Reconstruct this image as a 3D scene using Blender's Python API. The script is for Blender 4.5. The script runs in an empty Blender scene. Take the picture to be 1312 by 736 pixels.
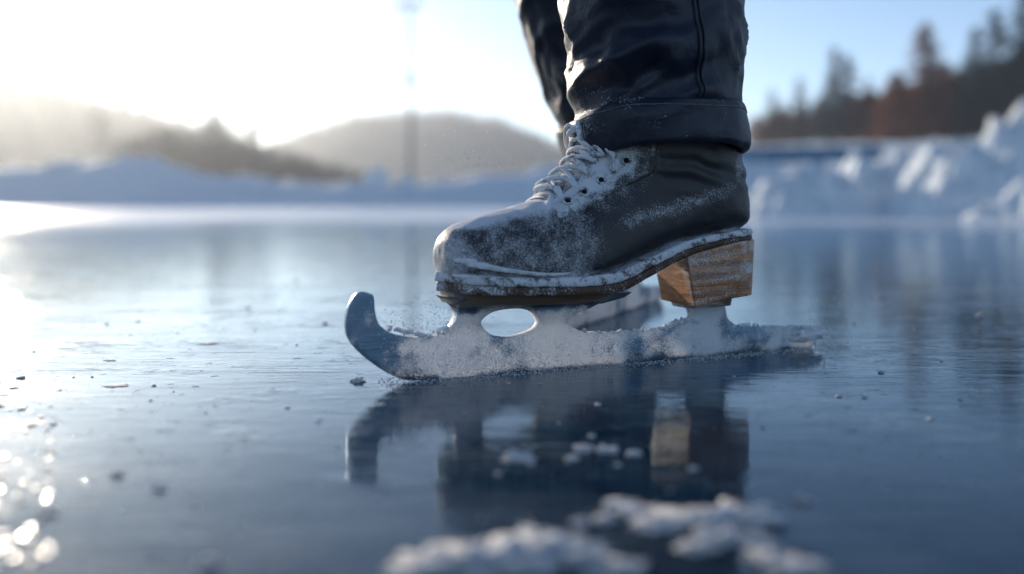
import bpy, bmesh, math, random
import numpy as np
from mathutils import Vector, Matrix, noise, geometry

R = math.radians
random.seed(11)
rng = np.random.default_rng(5)
sc = bpy.context.scene
COL = sc.collection

# ------------------------------------------------------------------ camera
CAM_H = 0.14
F_MM = 35.0
FPX = 1312 * F_MM / 36.0
PITCH = math.atan2(368 - 257, FPX)
cam_d = bpy.data.cameras.new('camera')
cam = bpy.data.objects.new('camera', cam_d)
COL.objects.link(cam)
cam.location = (0, 0, CAM_H)
cam.rotation_euler = (math.pi / 2 - PITCH, 0, 0)
cam_d.lens = F_MM
cam_d.sensor_width = 36
cam_d.clip_start = 0.01
cam_d.clip_end = 3000
cam_d.dof.use_dof = True
cam_d.dof.focus_distance = 0.83
cam_d.dof.aperture_fstop = 2.4
sc.camera = cam


def ray(px, py):
    x, y, z = px - 656, FPX, 368 - py
    return Vector((x, y * math.cos(PITCH) + z * math.sin(PITCH),
                   -y * math.sin(PITCH) + z * math.cos(PITCH)))


def ground(px, py, z=0.0):
    r = ray(px, py)
    return Vector((0, 0, CAM_H)) + r * ((z - CAM_H) / r.z)


def at(px, py, d):
    """point seen at a pixel of the photograph, d metres away along the ground"""
    r = ray(px, py)
    return Vector((0, 0, CAM_H)) + r * (d / math.hypot(r.x, r.y))


# ------------------------------------------------------------------ node helpers
class NT:
    def __init__(s, tree):
        s.t = tree

    def n(s, typ, **kw):
        nd = s.t.nodes.new(typ)
        for k, v in kw.items():
            if k.startswith('i_'):
                key = k[2:]
                key = int(key) if key.isdigit() else key.replace('_', ' ')
                sock = nd.inputs[key]
                if isinstance(v, bpy.types.NodeSocket):
                    s.t.links.new(v, sock)
                else:
                    sock.default_value = v
            else:
                setattr(nd, k, v)
        return nd

    def link(s, a, b):
        s.t.links.new(a, b)

    def math(s, op, a, b=None, c=None, clamp=False):
        nd = s.t.nodes.new('ShaderNodeMath')
        nd.operation = op
        nd.use_clamp = clamp
        for i, v in enumerate((a, b, c)):
            if v is None:
                continue
            if isinstance(v, bpy.types.NodeSocket):
                s.t.links.new(v, nd.inputs[i])
            else:
                nd.inputs[i].default_value = v
        return nd.outputs[0]

    def step(s, v, lo, hi):
        nd = s.t.nodes.new('ShaderNodeMapRange')
        nd.interpolation_type = 'SMOOTHSTEP'
        s.t.links.new(v, nd.inputs[0])
        nd.inputs[1].default_value = lo
        nd.inputs[2].default_value = hi
        return nd.outputs[0]

    def noise(s, vec, scale, detail=3, rough=0.55, dist=0.0):
        nd = s.t.nodes.new('ShaderNodeTexNoise')
        if vec is not None:
            s.t.links.new(vec, nd.inputs['Vector'])
        nd.inputs['Scale'].default_value = scale
        nd.inputs['Detail'].default_value = detail
        nd.inputs['Roughness'].default_value = rough
        nd.inputs['Distortion'].default_value = dist
        return nd.outputs['Fac']

    def mapping(s, vec, scale=(1, 1, 1), rot=(0, 0, 0), loc=(0, 0, 0)):
        nd = s.t.nodes.new('ShaderNodeMapping')
        s.t.links.new(vec, nd.inputs[0])
        nd.inputs['Scale'].default_value = scale
        nd.inputs['Rotation'].default_value = rot
        nd.inputs['Location'].default_value = loc
        return nd.outputs[0]

    def mix(s, f, a, b):
        nd = s.t.nodes.new('ShaderNodeMix')
        nd.data_type = 'RGBA'
        for v, i in ((f, 0), (a, 6), (b, 7)):
            if isinstance(v, bpy.types.NodeSocket):
                s.t.links.new(v, nd.inputs[i])
            else:
                nd.inputs[i].default_value = (v if i == 0 else (*v, 1))
        return nd.outputs[2]

    def bump(s, h, dist, strength=1.0, normal=None):
        nd = s.t.nodes.new('ShaderNodeBump')
        s.t.links.new(h, nd.inputs['Height'])
        nd.inputs['Distance'].default_value = dist
        nd.inputs['Strength'].default_value = strength
        if normal is not None:
            s.t.links.new(normal, nd.inputs['Normal'])
        return nd.outputs[0]

    def bsdf(s, color, rough=0.5, metal=0.0, normal=None, spec=0.5, ior=None, sheen=0.0, sss=0.0, coat=0.0):
        nd = s.t.nodes.new('ShaderNodeBsdfPrincipled')
        for key, v in (('Base Color', color), ('Roughness', rough), ('Metallic', metal), ('Specular IOR Level', spec),
                       ('IOR', ior), ('Sheen Weight', sheen), ('Normal', normal), ('Coat Weight', coat)):
            if v is None:
                continue
            if isinstance(v, bpy.types.NodeSocket):
                s.t.links.new(v, nd.inputs[key])
            else:
                nd.inputs[key].default_value = (*v, 1) if key == 'Base Color' else v
        if sss:
            nd.inputs['Subsurface Weight'].default_value = sss
            nd.inputs['Subsurface Radius'].default_value = (.4, .6, 1.0)
            nd.inputs['Subsurface Scale'].default_value = 0.004
        return nd.outputs[0]

    def mixsh(s, f, a, b):
        nd = s.t.nodes.new('ShaderNodeMixShader')
        if isinstance(f, bpy.types.NodeSocket):
            s.t.links.new(f, nd.inputs[0])
        else:
            nd.inputs[0].default_value = f
        s.t.links.new(a, nd.inputs[1])
        s.t.links.new(b, nd.inputs[2])
        return nd.outputs[0]


def material(name):
    m = bpy.data.materials.new(name)
    m.use_nodes = True
    m.node_tree.nodes.clear()
    nt = NT(m.node_tree)
    out = m.node_tree.nodes.new('ShaderNodeOutputMaterial')
    tc = m.node_tree.nodes.new('ShaderNodeTexCoord')
    geo = m.node_tree.nodes.new('ShaderNodeNewGeometry')
    return m, nt, out.inputs['Surface'], tc.outputs['Object'], geo.outputs['Position']


FROST = (0.72, 0.77, 0.83)


def frosted(name, base_fn, grain=1250.0, amt=0.9, contrast=0.26, bumpd=0.0006, sss=0.0):
    """a base surface with hoar frost where the mesh attribute "frost" is high"""
    m, nt, out, oc, pos = material(name)
    base = base_fn(nt, oc)
    at_ = nt.n('ShaderNodeAttribute', attribute_name='frost').outputs['Fac']
    fine = nt.noise(oc, grain, 2, 0.6)
    mid = nt.noise(oc, grain * 0.14, 4, 0.65)
    g = nt.math('ADD', nt.math('MULTIPLY', fine, 0.82), nt.math('MULTIPLY', mid, 0.18))
    thr = nt.math('SUBTRACT', 0.80, nt.math('MULTIPLY', at_, 0.62))
    d = nt.math('SUBTRACT', g, thr)
    grains = nt.step(d, -contrast * 0.35, contrast * 0.65)
    film = nt.math('MULTIPLY', nt.step(at_, 0.34, 1.05), nt.math('ADD', 0.5, nt.math('MULTIPLY', mid, 0.8)), clamp=True)
    mask = nt.math('MULTIPLY', nt.math('MAXIMUM', grains, film), amt)
    hgt = nt.math('ADD', nt.math('MULTIPLY', fine, 0.6), nt.math('MULTIPLY', mid, 1.2))
    fr = nt.bsdf(nt.mix(mid, (0.80, 0.83, 0.87), (0.91, 0.92, 0.93)), 0.75, normal=nt.bump(hgt, bumpd), spec=0.4, sss=sss)
    if sss:
        fr.node.inputs['Subsurface Radius'].default_value = (1.0, .95, .90)
        fr.node.inputs['Subsurface Scale'].default_value = 0.011
    nt.link(nt.mixsh(mask, base, fr), out)
    return m


def leather_base(nt, oc):
    n1 = nt.noise(oc, 420, 3, 0.6)
    n2 = nt.noise(oc, 22, 4, 0.6)
    h = nt.math('ADD', nt.math('MULTIPLY', n1, 0.35), n2)
    col = nt.mix(n2, (0.010, 0.010, 0.014), (0.026, 0.022, 0.024))
    rg = nt.math('ADD', 0.33, nt.math('MULTIPLY', n2, 0.25))
    return nt.bsdf(col, rg, normal=nt.bump(h, 0.0007), spec=0.5)


def wood_base(nt, oc):
    v = nt.mapping(oc, scale=(16, 40, 260))
    n1 = nt.noise(v, 1.0, 4, 0.6, 0.6)
    v2 = nt.mapping(oc, scale=(40, 90, 900))
    n2 = nt.noise(v2, 1.0, 3, 0.6)
    col = nt.mix(nt.step(n1, 0.3, 0.7), (0.27, 0.095, 0.025), (0.64, 0.28, 0.085))
    col = nt.mix(nt.math('MULTIPLY', nt.step(n2, 0.55, 0.75), 0.6), col, (0.10, 0.045, 0.02))
    return nt.bsdf(col, 0.42, normal=nt.bump(n1, 0.0006), spec=0.5)


def sole_base(nt, oc):
    n = nt.noise(nt.mapping(oc, scale=(60, 60, 500)), 1.0, 3)
    return nt.bsdf(nt.mix(n, (0.035, 0.020, 0.014), (0.13, 0.062, 0.032)), 0.6, normal=nt.bump(n, 0.0006))


def steel_base(nt, oc):
    n = nt.noise(nt.mapping(oc, scale=(30, 30, 420)), 1.0, 4, 0.65)
    n2 = nt.noise(oc, 60, 3)
    col = nt.mix(n2, (0.10, 0.16, 0.23), (0.20, 0.28, 0.36))
    return nt.bsdf(col, nt.math('ADD', 0.28, nt.math('MULTIPLY', n, 0.25)), metal=0.85, normal=nt.bump(n, 0.0004))


def plate_base(nt, oc):
    n = nt.noise(nt.mapping(oc, scale=(26, 60, 330)), 1.0, 4, 0.6)
    return nt.bsdf(nt.mix(n, (0.10, 0.065, 0.045), (0.27, 0.19, 0.14)), 0.5, normal=nt.bump(n, 0.0006))


def cloth_base(nt, oc):
    n1 = nt.noise(oc, 900, 2)
    n2 = nt.noise(oc, 42, 5, 0.62, 0.6)
    n3 = nt.noise(oc, 9, 3, 0.6)
    h = nt.math('ADD', nt.math('MULTIPLY', n1, 0.10), n2)
    col = nt.mix(n3, (0.008, 0.012, 0.024), (0.018, 0.025, 0.046))
    return nt.bsdf(col, nt.math('ADD', 0.34, nt.math('MULTIPLY', n2, 0.25)), normal=nt.bump(h, 0.0020), spec=0.45)


def lace_base(nt, oc):
    n = nt.noise(oc, 700, 2)
    return nt.bsdf(nt.mix(n, (0.08, 0.08, 0.09), (0.35, 0.36, 0.39)), 0.8, normal=nt.bump(n, 0.0008))


M_LEATHER = frosted('frosted_leather', leather_base)
M_TONGUE = frosted('tongue_leather', leather_base)
M_WELT = frosted('frosted_welt', sole_base, grain=500)
M_SOLE = frosted('frosted_sole', sole_base, grain=600)
M_WOOD = frosted('heel_wood', wood_base, grain=950, amt=0.75)
M_STEEL = frosted('blade_steel', steel_base, grain=1050, bumpd=0.0012, sss=0.85)
M_PLATE = frosted('mount_plate', plate_base)
M_CLOTH = frosted('waxed_cloth', cloth_base, grain=600)
M_LACE = frosted('frosted_lace', lace_base, grain=500)


def simple(name, c1, c2, scale, rough=0.7, bumpd=0.0, detail=4, spec=0.4, metal=0.0, stretch=(1, 1, 1)):
    m, nt, out, oc, pos = material(name)
    n = nt.noise(nt.mapping(oc, scale=stretch), scale, detail, 0.6)
    nrm = nt.bump(n, bumpd) if bumpd else None
    nt.link(nt.bsdf(nt.mix(nt.step(n, 0.3, 0.7), c1, c2), rough, normal=nrm, spec=spec, metal=metal), out)
    return m


M_EYELET = frosted('eyelet_metal', lambda nt, oc: nt.bsdf((0.12, 0.12, 0.13), 0.4, metal=0.6))
M_HOLE = simple('eyelet_hole', (0.004, 0.004, 0.005), (0.008, 0.008, 0.01), 300, 0.9)
M_SKIN = simple('skin', (0.45, 0.26, 0.19), (0.55, 0.34, 0.26), 40, 0.5)
M_THREAD = simple('pale_thread', (0.16, 0.17, 0.19), (0.3, 0.31, 0.34), 500, 0.8)
M_CRUST = None


def mk_snow(name, c1=(0.77, 0.85, 0.89), c2=(0.87, 0.91, 0.93), scale=3.0, bumpd=0.05, sss=0.0, fine=None, fd=0.0):
    m, nt, out, oc, pos = material(name)
    n = nt.noise(oc, scale, 6, 0.62)
    nrm = nt.bump(n, bumpd)
    if fine:
        nrm = nt.bump(nt.noise(oc, fine, 3, 0.7), fd, normal=nrm)
    nt.link(nt.bsdf(nt.mix(n, c1, c2), 0.7, normal=nrm, spec=0.3, sss=sss), out)
    return m


M_SNOW = mk_snow('bank_snow', scale=2.2, bumpd=0.10, fine=14, fd=0.02)
M_CHUNK = mk_snow('ice_crumb', (0.74, 0.75, 0.77), (0.86, 0.86, 0.86), 90, 0.004, sss=0.15, fine=500, fd=0.0008)
M_CRUST = mk_snow('snow_crust', (0.80, 0.83, 0.87), (0.90, 0.91, 0.92), 160, 0.0016, sss=0.1, fine=900, fd=0.0005)
M_SPRAY = mk_snow('snow_grain', (0.78, 0.80, 0.84), (0.88, 0.89, 0.9), 300, 0.0003)


# ------------------------------------------------------------------ object helpers
def link_mesh(name, verts, faces, mat, parent=None, smooth=True, frost=None, loc=None):
    me = bpy.data.meshes.new(name)
    me.from_pydata([tuple(map(float, v)) for v in verts], [], [tuple(map(int, f)) for f in faces])
    me.update()
    bm = bmesh.new()
    bm.from_mesh(me)
    bmesh.ops.recalc_face_normals(bm, faces=bm.faces)
    bm.to_mesh(me)
    bm.free()
    if frost is not None:
        a = me.attributes.new('frost', 'FLOAT', 'POINT')
        a.data.foreach_set('value', np.asarray(frost, dtype=np.float32))
    if smooth:
        me.polygons.foreach_set('use_smooth', [True] * len(me.polygons))
    me.materials.append(mat)
    o = bpy.data.objects.new(name, me)
    COL.objects.link(o)
    if parent is not None:
        o.parent = parent
    if loc is not None:
        o.location = loc
    return o


def tag(o, label=None, cat=None, group=None, kind=None):
    for k, v in (('label', label), ('category', cat), ('group', group), ('kind', kind)):
        if v:
            o[k] = v
    return o


def empty(name, loc, rz=0.0):
    o = bpy.data.objects.new(name, None)
    o.empty_display_size = 0.05
    COL.objects.link(o)
    o.location = loc
    o.rotation_euler = (0, 0, rz)
    return o


def copy_tree(o, parent=None):
    c = o.copy()
    COL.objects.link(c)
    c.parent = parent
    for ch in list(o.children):
        copy_tree(ch, c)
    return c


def grid_faces(nr, nc, wrap=True, off=0):
    f = []
    for i in range(nr - 1):
        for j in range(nc if wrap else nc - 1):
            k = (j + 1) % nc
            f.append((off + i * nc + j, off + i * nc + k, off + (i + 1) * nc + k, off + (i + 1) * nc + j))
    return f


def tube(pts, rad, seg=10, closed=False, jit=0.0):
    """sweep a circle along a smooth polyline; rad scalar or list"""
    P = [Vector(p) for p in pts]
    n = len(P)
    rad = [rad] * n if not hasattr(rad, '__len__') else rad
    vs, fs = [], []
    up = None
    for i in range(n):
        a = P[(i - 1) % n] if (closed or i > 0) else P[i]
        b = P[(i + 1) % n] if (closed or i < n - 1) else P[i]
        t = (b - a).normalized()
        if up is None:
            up = t.orthogonal().normalized()
        up = (up - t * up.dot(t))
        up = up.normalized() if up.length > 1e-6 else t.orthogonal().normalized()
        s = t.cross(up)
        for k in range(seg):
            an = 2 * math.pi * k / seg
            r = rad[i]
            v = P[i] + (up * math.cos(an) + s * math.sin(an)) * r
            if jit:
                v += noise.noise_vector(v * (0.6 / r)) * jit * r
            vs.append(v)
    fs = grid_faces(n, seg)
    if closed:
        for j in range(seg):
            k = (j + 1) % seg
            fs.append(((n - 1) * seg + j, (n - 1) * seg + k, k, j))
    else:
        fs.append(tuple(range(seg)))
        fs.append(tuple(range((n - 1) * seg, n * seg)))
    return vs, fs


class MB:
    def __init__(s):
        s.v, s.f, s.fr = [], [], []

    def add(s, vs, fs, frost=0.0):
        o = len(s.v)
        s.v += [tuple(v) for v in vs]
        s.f += [tuple(i + o for i in f) for f in fs]
        s.fr += list(frost) if hasattr(frost, '__len__') else [frost] * len(vs)

    def box(s, c, d, frost=0.0):
        x, y, z = c
        a, b, e = d[0] / 2, d[1] / 2, d[2] / 2
        v = [(x + i * a, y + j * b, z + k * e) for i in (-1, 1) for j in (-1, 1) for k in (-1, 1)]
        s.add(v, [(0, 1, 3, 2), (4, 6, 7, 5), (0, 4, 5, 1), (2, 3, 7, 6), (0, 2, 6, 4), (1, 5, 7, 3)], frost)

    def build(s, name, mat, parent=None, smooth=True, frost=True, loc=None):
        return link_mesh(name, s.v, s.f, mat, parent, smooth, s.fr if frost else None, loc)


def catmull(rows, t):
    """Catmull-Rom through rows (n x k) at parameters t in 0..n-1"""
    A = np.asarray(rows, float)
    n = len(A)
    t = np.clip(np.atleast_1d(np.asarray(t, float)), 0, n - 1 - 1e-9)
    i = t.astype(int)
    u = (t - i)[:, None]
    p0, p1, p2, p3 = A[np.clip(i - 1, 0, n - 1)], A[i], A[np.clip(i + 1, 0, n - 1)], A[np.clip(i + 2, 0, n - 1)]
    return 0.5 * (2 * p1 + (p2 - p0) * u + (2 * p0 - 5 * p1 + 4 * p2 - p3) * u ** 2 + (3 * p1 - p0 - 3 * p2 + p3) * u ** 3)


def sstep(x, a, b):
    t = np.clip((np.asarray(x, float) - a) / (b - a), 0, 1)
    return t * t * (3 - 2 * t)


def fbm(p, oct=4):
    return noise.fractal(Vector(p), 0.6, 2.0, oct)


# ------------------------------------------------------------------ ICE SKATE
PSI = R(26.3)
AX = Vector((math.cos(PSI), math.sin(PSI), 0))
NV = Vector((-math.sin(PSI), math.cos(PSI), 0))
ORG = Vector((-0.0566, 0.7747, 0))

skate = empty('ice_skate', ORG, PSI)
tag(skate, 'frosted black leather lace-up ice skate with wooden heel and hooked blade, nearest the camera', 'ice skate',
    'skates worn by the person')

# rings of the upper: uT zT uB zB halfwidth n_low tau_c
UP = [
    (.0005, .0960, .0005, .0860, .0040, 2.2, .50),
    (.0014, .1070, .0020, .0800, .0190, 2.6, .45),
    (.0075, .1160, .0090, .0790, .0300, 3.0, .38),
    (.0200, .1230, .0250, .0780, .0390, 3.4, .33),
    (.0400, .1292, .0470, .0770, .0450, 3.6, .30),
    (.0650, .1345, .0750, .0760, .0475, 3.6, .28),
    (.0880, .1435, .1100, .0770, .0455, 3.6, .30),
    (.1050, .1540, .1480, .0840, .0410, 3.4, .32),
    (.1170, .1650, .1900, .0980, .0375, 3.2, .34),
    (.1240, .1740, .2350, .1080, .0360, 3.0, .38),
    (.1275, .1810, .2730, .1115, .0365, 2.6, .42),
    (.1290, .1860, .2950, .1200, .0372, 2.3, .46),
    (.1310, .1920, .2975, .1380, .0378, 2.1, .50),
    (.1335, .2010, .2930, .1600, .0385, 2.0, .50),
    (.1360, .2110, .2860, .1820, .0410, 2.0, .50),
    (.1390, .2300, .2800, .2100, .0450, 2.0, .50),
    (.1420, .2500, .2760, .2400, .0470, 2.0, .50),
]


def surf(s, phi):
    """points of the upper; s ring parameter, phi: -pi/2 sole/heel .. +pi/2 vamp ridge, near side for v<0 (cos>0 -> near)"""
    s = np.atleast_1d(np.asarray(s, float))
    phi = np.atleast_1d(np.asarray(phi, float))
    r = catmull(UP, s)
    c, sn = np.cos(phi), np.sin(phi)
    nlo = r[:, 5]
    nn = np.where(sn < 0, nlo, 2.15)
    e = 2.0 / nn
    v = -r[:, 4] * np.sign(c) * np.abs(c) ** e
    tau = r[:, 6] + np.where(sn > 0, 1 - r[:, 6], r[:, 6]) * np.sign(sn) * np.abs(sn) ** e
    u = r[:, 2] + (r[:, 0] - r[:, 2]) * tau
    z = r[:, 3] + (r[:, 1] - r[:, 3]) * tau
    return np.stack([u, v, z], 1)


def snorm(s, phi):
    s = np.atleast_1d(np.asarray(s, float)) * np.ones_like(np.atleast_1d(phi))
    phi = np.atleast_1d(np.asarray(phi, float)) * np.ones_like(s)
    e = 0.02
    a = surf(s + e, phi) - surf(s - e, phi)
    b = surf(s, phi + e) - surf(s, phi - e)
    n = np.cross(b, a)
    n /= np.linalg.norm(n, axis=1)[:, None] + 1e-12
    p = surf(s, phi)
    cen = catmull(UP, s)
    c = np.stack([(cen[:, 0] + cen[:, 2]) / 2, 0 * s, (cen[:, 1] + cen[:, 3]) / 2], 1)
    sg = np.sign(np.sum(n * (p - c), 1))
    return n * sg[:, None]


def spt(s, phi, off=0.0):
    p = surf(s, phi)[0] + snorm(s, phi)[0] * off
    return Vector(p)


def upper_frost(p, s, phi):
    """how much hoar frost lies at a point of the leather (top of the vamp, throat and toe rim most)"""
    u, v, z = p
    a = 0.0
    sn = math.sin(phi)
    # vamp ridge and throat
    wide = 0.36 + 0.42 * float(sstep(s, 4.5, 7.5))
    top = float(sstep(phi, math.pi / 2 - wide - 0.80, math.pi / 2 - wide * 0.35)) if math.cos(phi) >= 0 else \
        float(sstep(math.pi - phi, math.pi / 2 - wide - 0.80, math.pi / 2 - wide * 0.35))
    a = max(a, (0.95 * top) * float(sstep(s, 1.2, 3.0)))
    # toe rim
    a = max(a, 0.58 * float(1 - sstep(u, 0.000, 0.040)))
    # speckles over the vamp
    a = max(a, 0.42 * float(1 - sstep(u, 0.10, 0.15)))
    # rubbed band low on the quarter, dusty heel
    q = math.exp(-((z - 0.135 - 0.25 * (u - 0.2)) / 0.010) ** 2) * float(sstep(u, 0.11, 0.16)) * float(1 - sstep(u, 0.25, 0.29))
    a = max(a, 0.42 * q)
    q2 = math.exp(-((u - 0.272) / 0.014) ** 2) * float(sstep(z, 0.145, 0.165))
    a = max(a, 0.47 * q2)
    # edge above the welt
    zb = float(np.interp(u, [0, .07, .13, .167, .206, .2715], [.083, .080, .081, .0904, .1043, .1132]))
    a = max(a, 0.55 * float(1 - sstep(z - zb, 0.001, 0.009)))
    a += 0.08 * fbm((u * 34, v * 34, z * 34), 4)
    a += 0.10 * fbm((u * 110 + 5, v * 110, z * 110), 3)
    return min(max(a, 0.0), 1.0)


NS, NP = 150, 96
ss = np.linspace(0, len(UP) - 1, NS)
ph = np.linspace(-math.pi / 2, 1.5 * math.pi, NP, endpoint=False)
V, FRO = [], []
for s in ss:
    P = surf(np.full(NP, s), ph)
    N = snorm(np.full(NP, s), ph)
    for k in range(NP):
        p = Vector(P[k])
        # creases across the flex of the vamp, slight unevenness of worn leather
        dsp = 0.0010 * fbm(p * 22, 3) + 0.0004 * fbm(p * 90, 2)
        fl = math.exp(-((p.x - 0.098 - 0.35 * (0.115 - p.z)) / 0.022) ** 2) * float(sstep(p.z, .084, .10))
        dsp += 0.0016 * fl * math.sin((p.x - 0.5 * p.z) * 420 + 2.2 * fbm(p * 40, 2))
        an = math.exp(-((p.z - 0.165) / 0.014) ** 2) * float(sstep(p.x, .16, .2))
        dsp += 0.0011 * an * math.sin(p.z * 430 + (p.x - .2) * 60 + 2 * fbm(p * 30, 2))
        p = p + Vector(N[k]) * dsp
        V.append(p)
        FRO.append(upper_frost(p, s, ph[k]))
FC = grid_faces(NS, NP)
FC.append(tuple(range(NP)))
FC.append(tuple(range((NS - 1) * NP, NS * NP)))
upper = link_mesh('upper', V, FC, M_LEATHER, skate, True, FRO)


def patch(name, srange, phirange, off, thick, mat, parent, frost=0.8, ns=40, nphi=14, lump=0.0, seed=0.0, mirror=False):
    """a thin shell lying on the upper between two ring parameters; phirange(t)->(phi0,phi1)"""
    outer, inner, fr = [], [], []
    for i in range(ns):
        t = i / (ns - 1)
        s = srange[0] + (srange[1] - srange[0]) * t
        p0, p1 = phirange(t)
        phs = np.linspace(p0, p1, nphi)
        if mirror:
            phs = math.pi - phs
        P = surf(np.full(nphi, s), phs)
        N = snorm(np.full(nphi, s), phs)
        for j in range(nphi):
            w = j / (nphi - 1)
            edge = min(w, 1 - w, t * 2.5, (1 - t) * 2.5)
            ed = float(sstep(edge, 0, 0.16))
            h = thick * ed
            if lump:
                q = Vector(P[j]) * 140 + Vector((seed, 0, 0))
                h *= max(0.15, 1 + lump * fbm(q, 4))
            outer.append(P[j] + N[j] * (off + h))
            inner.append(P[j] - N[j] * 0.0012)
            fr.append(frost(P[j], s, phs[j]) if callable(frost) else frost)
    nv = ns * nphi
    f = grid_faces(ns, nphi, wrap=False) + [tuple(reversed(q)) for q in grid_faces(ns, nphi, wrap=False, off=nv)]
    rim = [i for i in range(nphi)] + [(i + 1) * nphi - 1 for i in range(1, ns)] + \
          [(ns - 1) * nphi + j for j in range(nphi - 2, -1, -1)] + [i * nphi for i in range(ns - 2, 0, -1)]
    for a, b in zip(rim, rim[1:] + rim[:1]):
        f.append((a, b, b + nv, a + nv))
    return link_mesh(name, outer + inner, f, mat, parent, True, fr + fr)


# eyelet facings: the two flaps beside the lacing, scalloped outer edge
PH = math.pi / 2


def flap_range(t):
    inner = PH - 0.40 - 0.03 * t
    outer = PH - 0.86 - 0.22 * math.sin(min(t * 1.25, 1.0) * math.pi * 0.62) - 0.10 * t
    return inner, outer


for mir in (False, True):
    patch('eyelet_facing', (5.75, 15.0), flap_range, 0.0003, 0.0013, M_LEATHER, skate,
          frost=lambda p, s, a: min(1.0, 0.80 - 0.52 * float(sstep(abs(a - PH), .70, 1.12)) + 0.30 * fbm((p[0] * 90, p[1] * 90, p[2] * 90), 3)), ns=70, nphi=22, mirror=mir)

# tongue between them, standing a little proud at the top
patch('tongue', (5.9, 15.6), lambda t: (PH - 0.46, PH + 0.46), 0.0002, 0.0011, M_TONGUE, skate,
      frost=lambda p, s, a: 0.55 + 0.3 * fbm((p[0] * 70, p[1] * 70, p[2] * 70), 3), ns=60, nphi=12)

# eyelets
EY = [(6.35, PH - 0.66), (7.15, PH - 0.70), (8.1, PH - 0.74), (9.1, PH - 0.76), (10.4, PH - 0.80), (12.4, PH - 0.84)]


def frame_at(s, phi, off):
    p = spt(s, phi, off)
    n = Vector(snorm(s, phi)[0])
    a = (spt(s + 0.05, phi) - spt(s - 0.05, phi)).normalized()
    b = n.cross(a).normalized()
    return p, n, a, b


for mir in (False, True):
    for s, phi in EY:
        if mir:
            phi = math.pi - phi
        p, n, a, b = frame_at(s, phi, 0.0026)
        mb = MB()
        ring = [p + (a * math.cos(t) + b * math.sin(t)) * 0.0033 for t in np.linspace(0, 2 * math.pi, 22, endpoint=False)]
        v, f = tube(ring, 0.0010, 8, closed=True)
        mb.add(v, f, [min(1, max(0, .62 + .5 * fbm(Vector(q) * 200, 3))) for q in v])
        ey = mb.build('eyelet', M_EYELET, skate)
        hv = [p + n * 0.0002] + [p + n * 0.0002 + (a * math.cos(t) + b * math.sin(t)) * 0.0026 for t in np.linspace(0, 2 * math.pi, 18, endpoint=False)]
        hf = [(0, 1 + k, 1 + (k + 1) % 18) for k in range(18)]
        link_mesh('eyelet_hole', hv, hf, M_HOLE, ey, False)

# laces: crossing over the tongue from eyelet to eyelet, bow hanging at the top
LR = 0.0020


def over(s0, p0, s1, p1, lift=0.0045, n=22, wob=0.0):
    pts = []
    for i in range(n):
        t = i / (n - 1)
        h = -0.0028 + (lift + .003) * min(1.0, 4.0 * t * (1 - t) * 1.6)
        pts.append(spt(s0 + (s1 - s0) * t, p0 + (p1 - p0) * t, 0.0028 + h) + Vector((0, 0, wob * math.sin(t * 9))))
    return pts


lace = MB()


def add_lace(pts, r=LR):
    v, f = tube(pts, r, 10, jit=0.12)
    fr = [min(1.0, max(0.1, 0.76 + 0.5 * fbm(Vector(p) * 160, 3))) for p in v]
    lace.add(v, f, fr)


LE = 0.49     # laces run out under the edge of the facings
add_lace(over(EY[0][0], PH - LE, EY[0][0], PH + LE, 0.0025))
for i in range(len(EY) - 1):
    a, b = EY[i][0], EY[i + 1][0]
    add_lace(over(a, PH - LE, b, PH + LE, 0.0028))
    add_lace(over(b, PH - LE, a, PH + LE, 0.0046))
# knot, loops and ends
kp = spt(12.3, PH, 0.009)


def bez(*pts, n=30):
    P = [Vector(p) for p in pts]
    rows = np.array([list(p) for p in P])
    return [Vector(r) for r in catmull(rows, np.linspace(0, len(P) - 1, n))]


add_lace(bez(kp + Vector((.004, -.004, .003)), kp + Vector((-.004, -.003, .002)), kp + Vector((-.005, .004, -.002)),
             kp + Vector((.003, .005, -.001)), kp + Vector((.004, -.003, .004))), 0.0026)
e3 = spt(9.1, PH - 0.76, 0.0055)
add_lace(bez(kp, kp + Vector((.004, -.010, .004)), spt(11.2, PH - 0.48, 0.009), spt(10.0, PH - 0.66, 0.008), e3,
             spt(8.9, PH - 0.77, 0.004)), 0.0024)
add_lace(bez(kp, kp + Vector((-.004, -.008, .006)), spt(11.0, PH - 0.20, 0.014), spt(10.2, PH - 0.28, 0.012), spt(9.6, PH - 0.40, 0.007),
             spt(9.9, PH - 0.50, 0.0055), spt(10.6, PH - 0.42, 0.008), kp + Vector((.002, -.004, 0))), 0.0022)
add_lace(bez(kp, kp + Vector((-.006, .006, .004)), spt(11.2, PH + 0.35, 0.012), spt(9.9, PH + 0.55, 0.008), spt(9.2, PH + 0.45, 0.005)), 0.0022)
lace.build('lace', M_LACE, skate)


# crusted drifts on the toe: thin raised ridges of packed snow
def ridge_range(c0, c1, w0, w1, wav, sd):
    def fn(t):
        c = c0 + (c1 - c0) * t + wav * math.sin(t * 5.0 + sd)
        w = (w0 + (w1 - w0) * t) * (0.25 + 0.75 * math.sin(min(1, max(0, t)) * math.pi) ** 0.6)
        return c - w, c + w
    return fn


patch('snow_crust', (2.0, 5.6), ridge_range(-0.02, -0.36, 0.11, 0.06, 0.03, 0.4), 0.0, 0.0020, M_CRUST, upper, ns=80, nphi=12, lump=0.9, seed=3)
patch('snow_crust', (1.35, 2.6), ridge_range(0.10, 0.04, 0.10, 0.06, 0.02, 2.4), 0.0, 0.0020, M_CRUST, upper, ns=40, nphi=12, lump=0.9, seed=9)
patch('snow_crust', (1.2, 6.2), ridge_range(-0.62, -0.66, 0.09, 0.05, 0.02, 1.2), 0.0, 0.0020, M_CRUST, upper, ns=90, nphi=12, lump=0.9, seed=17)

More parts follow.
